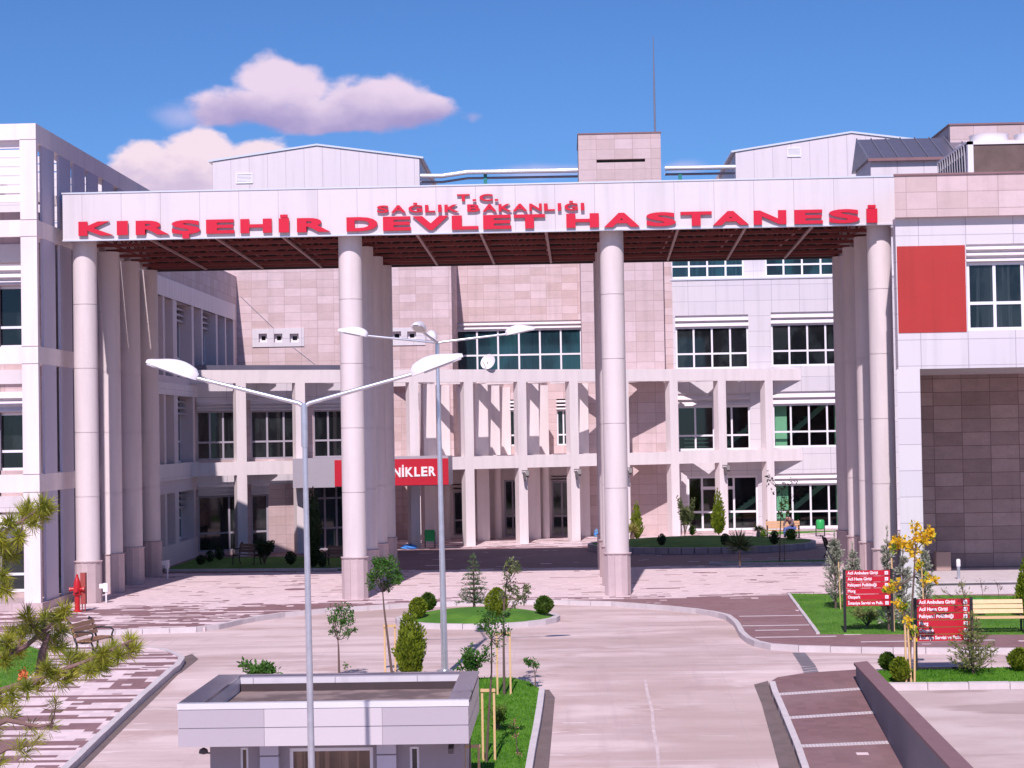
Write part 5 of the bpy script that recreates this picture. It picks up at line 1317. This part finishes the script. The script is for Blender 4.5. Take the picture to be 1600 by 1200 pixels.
# back island and beds
Z0 = .52
cone(995, 841, 784, 9, 'slim green cypress beside the third round column', z=.1, n=1300, s=.12)
yucca(988, 842, 811, 8, 'spiky yucca at the foot of the slim cypress by the round column', z=.1)
bush(1070, 838, 775, 19, 'tall mixed green bush on the island lawn', 'leaf_olive', n=1500, s=.14, z=.45)
globe(1082, 836, 822, 5, 'small bright shrub beside the tall bush on the island', z=.45, n=350, mat='leaf_box')
cone(1123, 834, 765, 10, 'slim cypress with brown lower leaves on the island', z=.45, n=1500, s=.13)
yucca(1185, 839, 818, 7, 'small yucca with a thick pale base on the island', z=.45, trunk=.5, tm='dry_skirt')
globe(1192, 840, 826, 6, 'small green shrub behind the small yucca', z=.3, n=350, mat='leaf_box')
globe(1236, 845, 827, 9, 'bright round shrub in front of the seated man', z=.3, n=700, mat='leaf_box')
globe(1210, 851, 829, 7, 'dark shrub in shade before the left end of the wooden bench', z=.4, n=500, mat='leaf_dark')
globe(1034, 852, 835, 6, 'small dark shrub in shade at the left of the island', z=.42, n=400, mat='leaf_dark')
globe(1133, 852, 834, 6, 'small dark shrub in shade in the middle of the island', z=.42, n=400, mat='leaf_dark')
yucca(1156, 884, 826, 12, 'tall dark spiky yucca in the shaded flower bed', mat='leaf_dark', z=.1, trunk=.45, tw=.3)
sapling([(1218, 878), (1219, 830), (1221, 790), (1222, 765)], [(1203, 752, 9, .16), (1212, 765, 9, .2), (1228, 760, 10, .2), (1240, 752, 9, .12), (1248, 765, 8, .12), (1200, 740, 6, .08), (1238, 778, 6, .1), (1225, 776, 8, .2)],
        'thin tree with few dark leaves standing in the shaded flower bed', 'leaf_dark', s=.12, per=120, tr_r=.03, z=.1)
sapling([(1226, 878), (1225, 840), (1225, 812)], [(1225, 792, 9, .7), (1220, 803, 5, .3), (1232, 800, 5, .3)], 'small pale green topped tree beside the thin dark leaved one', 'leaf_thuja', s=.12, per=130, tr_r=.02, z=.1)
# shaded bed on the left
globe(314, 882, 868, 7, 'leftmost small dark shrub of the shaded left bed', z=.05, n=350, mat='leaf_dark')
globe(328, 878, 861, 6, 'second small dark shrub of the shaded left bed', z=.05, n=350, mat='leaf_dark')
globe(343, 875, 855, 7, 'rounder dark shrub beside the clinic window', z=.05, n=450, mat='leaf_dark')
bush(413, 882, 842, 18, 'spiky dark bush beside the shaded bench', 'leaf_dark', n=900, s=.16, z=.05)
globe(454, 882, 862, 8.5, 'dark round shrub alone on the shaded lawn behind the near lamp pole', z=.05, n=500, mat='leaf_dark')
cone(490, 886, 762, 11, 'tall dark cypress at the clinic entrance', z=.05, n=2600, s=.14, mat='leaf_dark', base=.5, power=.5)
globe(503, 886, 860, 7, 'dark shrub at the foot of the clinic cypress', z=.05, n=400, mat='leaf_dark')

# near pine reaching in from the left edge
def pine():
    Y0 = -47.5; k = 20.5/3000
    base = Vector((P(-190, 900, Y0).x, Y0, terr(Y0)))
    root = thing('pine_tree', 'near pine tree reaching yellow green needle branches in from the left edge', 'pine', tuple(base))
    tr = MB().tube([base-Vector((0, 0, .1)), base+Vector((.05, 0, 3)), base+Vector((0, 0, 6.2)), base+Vector((.1, 0, 9.5))], [.20, .16, .11, .03], 10)
    m = MB()
    br = [([(-190, 930), (-80, 880), (10, 830), (62, 795)], [(15, 812), (38, 800), (70, 786), (55, 812), (76, 795), (4, 850), (22, 868), (8, 900), (30, 838), (-10, 880), (-5, 830), (46, 790), (12, 925)]),
          ([(-190, 1100), (-60, 1050), (40, 1010), (75, 980), (98, 960)], [(42, 958), (18, 985), (72, 962), (92, 962), (68, 985), (100, 985), (97, 1012), (30, 1012), (8, 1030), (84, 1000), (50, 975), (102, 950), (10, 1000), (-10, 1010), (36, 985)]),
          ([(-190, 1140), (-60, 1100), (60, 1060), (130, 1035), (206, 1000)], [(110, 1022), (130, 1026), (152, 1030), (168, 1036), (205, 998), (213, 1010), (186, 1022), (120, 1046), (86, 1050), (62, 1062), (40, 1072), (20, 1084), (4, 1100), (108, 1058), (142, 1046), (-10, 1080), (72, 1040), (160, 1020), (175, 1012)]),
          ([(-190, 1200), (-60, 1160), (10, 1125), (60, 1135), (84, 1130)], [(50, 1132), (84, 1128), (26, 1112), (4, 1126), (-5, 1150), (88, 1095), (20, 1105)]),
          ([(-190, 1260), (-60, 1210), (10, 1170), (45, 1165)], [(30, 1160), (62, 1150), (5, 1185), (45, 1172), (-8, 1200)])]
    for bi, (line, tips) in enumerate(br):
        yy = Y0+(-.5, .3, -.2, .5, 0)[bi]; pts = [P(a, b, yy) for a, b in line]; pts[0] = base+Vector((0, 0, pts[0].z-base.z))
        tr.tube(pts, [.05*(1-.82*i/(len(pts)-1)) for i in range(len(pts))], 7)
        for ti, (a, b) in enumerate(tips):
            c = P(a, b, yy+random.uniform(-.45, .45)); near = min([pts[i].lerp(pts[i+1], j/6) for i in range(len(pts)-1) for j in range(6)], key=lambda q: (q-c).length+(0 if q.x < c.x+.05 else .3))
            mid = near.lerp(c, .5)-Vector((0, 0, .05)); tr.tube([near, mid, c], [.012, .009, .006], 5, False)
            ax = ((c-mid).normalized()+Vector((.25, 0, .45))).normalized()
            sparse = bi >= 3
            for q in range(230 if not sparse else 75):
                d = (ax*random.uniform(.1, 1.2)+rnd_dir()*.95).normalized(); s0 = c-ax*random.uniform(0, .16)
                leaf(m, s0, random.uniform(.10, .185), d, .055)
    # the rest of the crown, behind and left of the trunk
    for q in range(46):
        t = random.uniform(R_(110), R_(300)); z0 = random.uniform(2.6, 9.2); L = random.uniform(.9, 2.3)*(1.15-z0/11); a = base+Vector((0, 0, z0)); d = Vector((math.cos(t), math.sin(t), .25)).normalized(); b = a+d*L
        tr.tube([a, a+d*L*.5-Vector((0, 0, .06)), b], [.035, .022, .007], 5, False)
        for j in range(5):
            c = a+d*L*random.uniform(.55, 1.0)+rnd_dir()*.22
            for w in range(60): leaf(m, c, random.uniform(.10, .18), (d*.4+rnd_dir()+Vector((0, 0, .3))).normalized(), .055)
    # pale stub of a second stem low down
    tr.tube([P(60, 1062, Y0+.3), P(66, 1020, Y0+.3), P(76, 990, Y0+.3)], [.05, .045, .02], 8)
    m2 = MB()
    for q in range(40): leaf(m2, P(36+random.uniform(-6, 6), 1054+random.uniform(-8, 8), Y0), .05, rnd_dir(), .8)
    tr.build('trunk', 'bark_pine', root); m.build('needles', 'needle_pine', root); m2.build('dry_needles', 'orange_leaf', root)
pine()

# grass blades over the lawns
def point_in(x, y, poly):
    c = False; n = len(poly); j = n-1
    for i in range(n):
        xi, yi = poly[i]; xj, yj = poly[j]
        if (yi > y) != (yj > y) and x < (xj-xi)*(y-yi)/(yj-yi)+xi: c = not c
        j = i
    return c
def blades():
    for poly, up, n in LAWNS:
        m = MB(); x0, x1 = min(p[0] for p in poly), max(p[0] for p in poly); y0, y1 = min(p[1] for p in poly), max(p[1] for p in poly)
        k = 0
        while k < n:
            x, y = random.uniform(x0, x1), random.uniform(y0, y1); k += .5
            if not point_in(x, y, poly): continue
            k += .5; z = terr(y)+up-.003; h = random.uniform(.025, .06); a = random.uniform(0, 6.3); c, s = math.cos(a)*.014, math.sin(a)*.014; lx, ly = random.uniform(-.02, .02), random.uniform(-.02, .02)
            i = len(m.v); m.v += [(x-c, y-s, z), (x+c, y+s, z), (x+lx, y+ly, z+h)]; m.f.append((i, i+1, i+2))
        tag(m.build('grass', 'grass_blade'), 'short green grass growing on the lawn', 'grass', kind='stuff')
blades()

# ------------------------------------------------------------------ benches, bins, signs, small things
def bench(px, py, rot, label, length=1.6, wood='wood_bench', z=None, simple=False):
    g = PZ(px, py, z) if z is not None else G(px, py); root = thing('bench', label, 'bench', tuple(g), 'park benches'); root.rotation_euler = (0, 0, rot)
    L = length/2; old = root.location.copy(); root.location = (0, 0, 0)
    for k in range(4): MB().box(-L, L, -.20+.11*k, -.11+.11*k, .43, .465).build('seat_slat', wood, root)
    for k in range(3):
        z0 = .54+.13*k; y0 = .25+.045*k; MB().add([(-L, y0, z0), (L, y0, z0), (L, y0+.035, z0+.11), (-L, y0+.035, z0+.11), (-L, y0+.035, z0-.01), (L, y0+.035, z0-.01), (L, y0+.07, z0+.10), (-L, y0+.07, z0+.10)],
            [(0, 1, 2, 3), (7, 6, 5, 4), (0, 4, 5, 1), (3, 2, 6, 7), (0, 3, 7, 4), (1, 5, 6, 2)]).build('back_slat', wood, root)
    for sx in (-L+.06, L-.06):
        m = MB()
        if simple:
            m.box(sx-.025, sx+.025, -.2, -.15, 0, .43).box(sx-.025, sx+.025, .26, .31, 0, .45).box(sx-.025, sx+.025, -.2, .31, .39, .428).bar((sx, .30, .44), (sx, .40, .92), .05, .04).box(sx-.025, sx+.025, -.2, .31, .05, .09)
        else:
            m.tube([(sx, -.26, 0), (sx, -.20, .12), (sx, -.22, .28), (sx, -.16, .42), (sx, .1, .40), (sx, .28, .44), (sx, .36, .70), (sx, .42, .93), (sx, .48, .96), (sx, .50, .90)], [.034, .03, .028, .034, .03, .034, .03, .03, .036, .03], 7)
            m.tube([(sx, .36, 0), (sx, .26, .14), (sx, .24, .30), (sx, .26, .44)], [.036, .03, .028, .034], 7)
            m.tube([(sx, .34, .68), (sx, .12, .70), (sx, -.14, .69), (sx, -.22, .62), (sx, -.18, .52), (sx, -.16, .42)], .026, 7)
        m.build('end_frame', 'black_iron', root, smooth=not simple)
    root.location = old
    return root
bench(150, 1024, R_(80), 'brown slatted bench with black curled iron ends on the left pavement', 1.45, 'wood_walnut')
bench(1556, 990, R_(-2), 'pale wooden bench facing the road beside the nearer signboard', 1.62, 'wood_pale', simple=True)
bench(1224, 842, R_(-3), 'orange wooden bench with black iron ends where a man is sitting', 1.75, 'wood_bench', z=0)
bench(385, 882, R_(-28), 'dark bench in shade before the clinic windows', 1.3, 'wood_brown', z=.05)
bench(534, 886, R_(-12), 'dark bench half hidden behind the second round column', 1.5, 'wood_brown', z=0)
bench(1303, 872, R_(88), 'black ended bench seen sideways behind the corner juniper', 1.7, 'wood_brown', z=0)
def bin_(px, py, yt, hw, label, square=True, z=0):
    g = PZ(px, py, z); k = (g-CAM).dot(FW)/3000; H = (py-yt)*k; W = hw*k
    root = thing('litter_bin', label, 'litter bin', tuple(g), 'green litter bins')
    if square: MB().box(g.x-W, g.x+W, g.y-W*.8, g.y+W*.8, g.z+H*.40, g.z+H).build('body', 'bin_green', root, bevel=.02)
    else: MB().lathe(tuple(g), [(W*.7, H*.42), (W*.95, H*.48), (W, H*.75), (W*.97, H*.95), (W*.8, H)], 18).build('body', 'bin_green', root, smooth=True)
    m = MB().box(g.x-W-.03, g.x-W+.02, g.y+.02, g.y+.07, g.z, g.z+H*.9).box(g.x+W-.02, g.x+W+.03, g.y+.02, g.y+.07, g.z, g.z+H*.9).box(g.x-W, g.x+W, g.y-.06, g.y+.1, g.z, g.z+.04); m.build('stand', 'black_iron', root)
bin_(672, 857, 828, 7.5, 'green square litter bin standing by the colonnade post')
bin_(1282, 838, 812, 6.5, 'rounded green litter bin by the ground floor window', False)
bin_(1528, 962, 936, 10, 'green litter bin behind the pale bench on the right lawn')
def hydrant():
    g = G(121, 956); H = 1.26
    root = thing('fire_hydrant', 'tall red fire hydrant standing before the left wing plinth', 'fire hydrant', tuple(g))
    MB().lathe(tuple(g), [(.15, 0), (.15, .04), (.09, .06), (.09, .55), (.14, .57), (.14, .62), (.12, .64), (.125, .88), (.10, 1.02), (.07, 1.12), (.04, 1.20), (.04, H)], 20).build('barrel', 'hydrant_red', root, smooth=True)
    for s in (-1, 1): MB().tube([g+Vector((0, 0, .76)), g+Vector((s*.24, -.02, .76))], [.06, .06], 12).tube([g+Vector((s*.20, -.02, .76)), g+Vector((s*.255, -.02, .76))], [.08, .08], 8).build('outlet', 'hydrant_red', root)
    MB().tube([g+Vector((0, -.1, .74)), g+Vector((0, -.22, .74))], [.07, .075], 12).build('outlet', 'hydrant_red', root)
    MB().box(g.x+.10, g.x+.27, g.y+.02, g.y+.24, g.z+.25, g.z+1.30).box(g.x+.12, g.x+.15, g.y+.1, g.y+.14, g.z, g.z+.25).box(g.x+.22, g.x+.25, g.y+.1, g.y+.14, g.z, g.z+.25).build('cabinet', 'panel_red_edge', root)
hydrant()
def meter(px, py, yt, label):
    g = PZ(px, py, 0); t = P(px, yt, g.y); H = t.z
    root = thing('meter_post', label, 'post', tuple(g)); MB().tube([g, (g.x, g.y, H*.6)], .03, 8).build('pole', 'lamp_white', root)
    MB().box(g.x-.10, g.x+.07, g.y-.06, g.y+.06, H*.55, H).box(g.x-.24, g.x-.10, g.y-.03, g.y+.03, H*.72, H*.97).build('head', 'lamp_white', root, bevel=.012)
meter(166, 942, 911, 'small white post with a box beside the leftmost column base')
meter(262, 905, 875, 'white wrapped post at the foot of the rearmost left column')
g = PZ(1498, 905, .45); t = P(1498, 875, g.y)
root = thing('bollard_light', 'slim metal bollard light with a white top on the terrace', 'bollard', tuple(g))
MB().tube([g, (g.x, g.y, g.z+(t.z-g.z)*.66)], .055, 12).build('pole', 'galvanised', root, smooth=True); MB().lathe((g.x, g.y, g.z+(t.z-g.z)*.66), [(.07, 0), (.075, .02), (.075, .22), (.05, .26)], 14).build('lamp', 'lamp_white', root, smooth=True)
g = PZ(1461, 886, .45); g.y = 3.0; g.z = .45
tag(MB().box(g.x-.33, g.x+.2, 2.7, 3.2, .45, 1.15).build('cardboard_box', 'cardboard', bevel=.01), 'brown cardboard box standing in the dark recess behind the pilaster', 'box')
g = PZ(932, 839, 0); m = MB().lathe((g.x, g.y, 0), [(.11, 0), (.135, .02), (.135, .12), (.12, .15), (.135, .18), (.135, .32), (.09, .40), (.035, .43), (.035, .48)], 18)
g.x -= .1
root = thing('water_bottle', 'large blue water bottle standing against the stone wall', 'bottle', tuple(g)); m.build('bottle', 'bottle_blue', root, smooth=True); MB().lathe((g.x+.1, g.y, .12), [(.138, 0), (.138, .12)], 18).build('label', 'plastic_blue', root)
g = PZ(639, 858, 0); m = MB()
bm_ = []
for i in range(7):
    for j in range(12):
        t = 6.283*j/12; u = i/6; r = (.28*math.sin(math.pi*(.18+.8*u))**.7)*(1+.18*math.sin(3*t+2*i)); bm_.append((g.x+r*1.5*math.cos(t), g.y+r*math.sin(t), .22*u*(1+.3*math.sin(2*t))))
m.v = bm_; m.f = [(i*12+j, i*12+(j+1) % 12, (i+1)*12+(j+1) % 12, (i+1)*12+j) for i in range(6) for j in range(12)]
tag(m.build('plastic_bag', 'plastic_blue'), 'crumpled bright blue plastic bag lying at the colonnade post', 'bag')
def dish():
    c = node(4.2); p = P(762, 566, 30.9); zb = ZT1
    root = thing('satellite_dish', 'small white satellite dish fixed on the colonnade beam', 'satellite dish', (p.x, 30.9, zb))
    m = MB(); ax = Vector((-.45, -.85, .35)).normalized(); a = ax.cross(Vector((0, 0, 1))).normalized(); b = a.cross(ax)
    for i in range(6):
        r = .42*i/5
        for j in range(24): t = 6.283*j/24; m.v.append(tuple(p+Vector((.05, 0, 0))+(a*math.cos(t)+b*math.sin(t))*r*(1 if i else .02)+ax*(r*r*.5)))
    m.f = [(i*24+j, i*24+(j+1) % 24, (i+1)*24+(j+1) % 24, (i+1)*24+j) for i in range(5) for j in range(24)]
    m.build('dish', 'lamp_white', root, smooth=True)
    MB().tube([p, (p.x-.02, 31.0, zb)], .03, 7).tube([p-b*.38, p+ax*.5-b*.15], .014, 6).box(p.x-.14, p.x+.1, 30.85, 31.1, zb, zb+.03).build('mount', 'lamp_dark', root)
dish()
def signboard(xl, xr, yb, pl, pr, yt, ybp, label, tall, far):
    g = G(xl, yb, KERB+.02); Y = g.y
    root = thing('signboard', label, 'signboard', tuple(g), 'red direction signboards')
    a, b = P(pl, ybp, Y), P(pr, yt, Y); xL, xR = P(xl, 930, Y).x, P(xr, 930, Y).x
    for x_ in (xL, xR): MB().box(x_-.035, x_+.035, Y-.035, Y+.035, g.z-.3, b.z+.03).build('post', 'black_iron', root)
    if not far: MB().box(xL, xR, Y-.015, Y+.015, g.z+.03, g.z+.08).build('rail', 'black_iron', root)
    rows = ['Acil Ambulans Girişi', 'Acil Hasta Girişi', 'Psikiyatri Polikliniği', 'Morg', 'Otopark', 'İntaniye Servisi ve Polk.']; wd = [.695, .55, .66, .175, .285, .80]
    H = (b.z-a.z)/6; W = xR-xL-.10
    for i, (t, wdt) in enumerate(zip(rows, wd)):
        z1 = b.z-i*H; z0 = z1-H+.018; p = MB().box(xL+.045, xR-.045, Y-.03, Y+.02, z0, z1).build('plate', 'sign_red', root)
        text_mesh(t, W*wdt, H*.50, .012, 'lettering', 'text_white', p, (xL+.09, Y-.038, z0+H*.24), .030)
        s = H*.55; cx = xR-.06-s/2-.04; cz = (z0+z1)/2
        q = MB().box(cx-s/2, cx+s/2, Y-.040, Y-.0305, cz-s/2, cz+s/2).build('pictogram', 'text_white', p)
        dr = 1 if i in (0, 2, 5) else -1
        if i == 3: m = MB().box(cx-.012, cx+.012, Y-.046, Y-.041, cz-s*.3, cz+s*.15).add([(cx-s*.25, Y-.045, cz+s*.05), (cx+s*.25, Y-.045, cz+s*.05), (cx, Y-.045, cz+s*.36)], [(0, 1, 2)])
        else: m = MB().box(cx-s*.3, cx+s*.2, Y-.046, Y-.041, cz-.01, cz+.01).add([(cx+dr*s*.05, Y-.045, cz-s*.22), (cx+dr*s*.34, Y-.045, cz), (cx+dr*s*.05, Y-.045, cz+s*.22)], [(0, 1, 2)])
        m.build('arrow', 'arrow_grey', q)
signboard(1319.5, 1393.5, 988, 1321, 1391, 890.5, 948, 'farther red signboard with six white lines on black posts in the lawn', True, True)
signboard(1429, 1517, 1048, 1431, 1515, 935, 1003, 'nearer red signboard with six white lines behind the sparse conifer', True, False)

# ------------------------------------------------------------------ the man on the bench
def skinned(name, joints, edges, mat, parent, sub=2):
    me = bpy.data.meshes.new(name); me.from_pydata([j[0] for j in joints], edges, []); ob = bpy.data.objects.new(name, me); COL.objects.link(ob)
    ob.parent = parent; md = ob.modifiers.new('s', 'SKIN'); md.use_smooth_shade = True
    for i, j in enumerate(joints): me.skin_vertices[0].data[i].radius = (j[1], j[2] if len(j) > 2 else j[1])
    me.skin_vertices[0].data[0].use_root = True
    ob.modifiers.new('d', 'SUBSURF').levels = sub; ob.modifiers['d'].render_levels = sub; me.materials.append(MATS[mat]); return ob
def man():
    g = PZ(1236, 842, 0)
    root = thing('person', 'man in a dark jacket and blue jeans sitting hunched forward on the orange bench', 'person', (g.x+.05, g.y-.02, 0)); root.rotation_euler = (0, 0, R_(-38))
    # local frame: faces -Y after the turn; seat at z .47
    J = [((0, .08, .56), .13, .11), ((0, .02, .74), .13, .10), ((0, -.12, .92), .15, .10), ((0, -.24, 1.03), .11, .09), ((0, -.33, 1.10), .055), ((0, -.40, 1.13), .075, .085), ((0, -.46, 1.10), .085, .10), ((0, -.50, 1.05), .06, .07)]
    E = [(0, 1), (1, 2), (2, 3), (3, 4), (4, 5), (5, 6), (6, 7)]
    jk = [((0, .08, .55), .155, .13), ((0, .02, .74), .16, .13), ((0, -.12, .92), .175, .13), ((0, -.25, 1.03), .11, .10)]; je = [(0, 1), (1, 2), (2, 3)]
    tj = [((0, .06, .55), .15, .12)]; te = []
    for s in (-1, 1):
        n = len(J); J += [((s*.19, -.22, 1.0), .06), ((s*.24, -.36, .78), .045), ((s*.13, -.56, .70), .032), ((s*.09, -.62, .68), .03, .018)]
        E += [(3, n), (n, n+1), (n+1, n+2), (n+2, n+3)]
        k = len(J)                                                    # five fingers from the palm
        for q, (dx, dz, l) in enumerate(((-.030, 0, .07), (-.012, 0, .085), (.008, 0, .08), (.026, -.002, .06), (-.045*s, .02, .045))):
            a = Vector((s*.09+dx, -.645, .675+dz)); J += [(tuple(a), .009), (tuple(a+Vector((0, -l*.6, -.02))), .008), (tuple(a+Vector((0, -l*.8, -.055))), .007)]
            E += [(n+3, k+q*3), (k+q*3, k+q*3+1), (k+q*3+1, k+q*3+2)]
        h = len(J); J += [((s*.11, .02, .54), .09), ((s*.17, -.44, .56), .065), ((s*.16, -.46, .30), .05), ((s*.16, -.42, .10), .038), ((s*.17, -.50, .05), .04, .03), ((s*.18, -.62, .035), .035, .025)]
        E += [(0, h), (h, h+1), (h+1, h+2), (h+2, h+3), (h+3, h+4), (h+4, h+5)]
        a = len(jk); jk += [((s*.19, -.22, 1.0), .078), ((s*.245, -.36, .78), .062), ((s*.15, -.53, .705), .048)]; je += [(3, a), (a, a+1), (a+1, a+2)]
        b = len(tj); tj += [((s*.11, .02, .54), .105), ((s*.17, -.44, .565), .082), ((s*.16, -.46, .30), .066), ((s*.16, -.42, .12), .056)]; te += [(0, b), (b, b+1), (b+1, b+2), (b+2, b+3)]
    body = skinned('body', J, E, 'skin', root)
    skinned('jacket', jk, je, 'jacket', body); skinned('jeans', tj, te, 'denim', body)
    skinned('hair', [((0, -.36, 1.19), .075, .07), ((0, -.44, 1.19), .088, .065), ((0, -.50, 1.155), .06, .04)], [(0, 1), (1, 2)], 'hair', body)
    for s in (-1, 1):
        skinned('shoe', [((s*.165, -.40, .06), .055, .05), ((s*.175, -.52, .05), .055, .04), ((s*.18, -.65, .04), .05, .03)], [(0, 1), (1, 2)], 'shoe', body)
        skinned('ear', [((s*.085, -.41, 1.12), .012, .02), ((s*.088, -.41, 1.14), .012, .02)], [(0, 1)], 'skin', body, 1)
        skinned('eye', [((s*.035, -.545, 1.085), .010), ((s*.036, -.548, 1.088), .010)], [(0, 1)], 'hair', body, 1)
    skinned('nose', [((0, -.545, 1.08), .014), ((0, -.575, 1.05), .016)], [(0, 1)], 'skin', body, 1)
    skinned('collar', [((-.07, -.27, 1.10), .03), ((0, -.24, 1.12), .03), ((.07, -.27, 1.10), .03)], [(0, 1), (1, 2)], 'shirt', body, 1)
man()
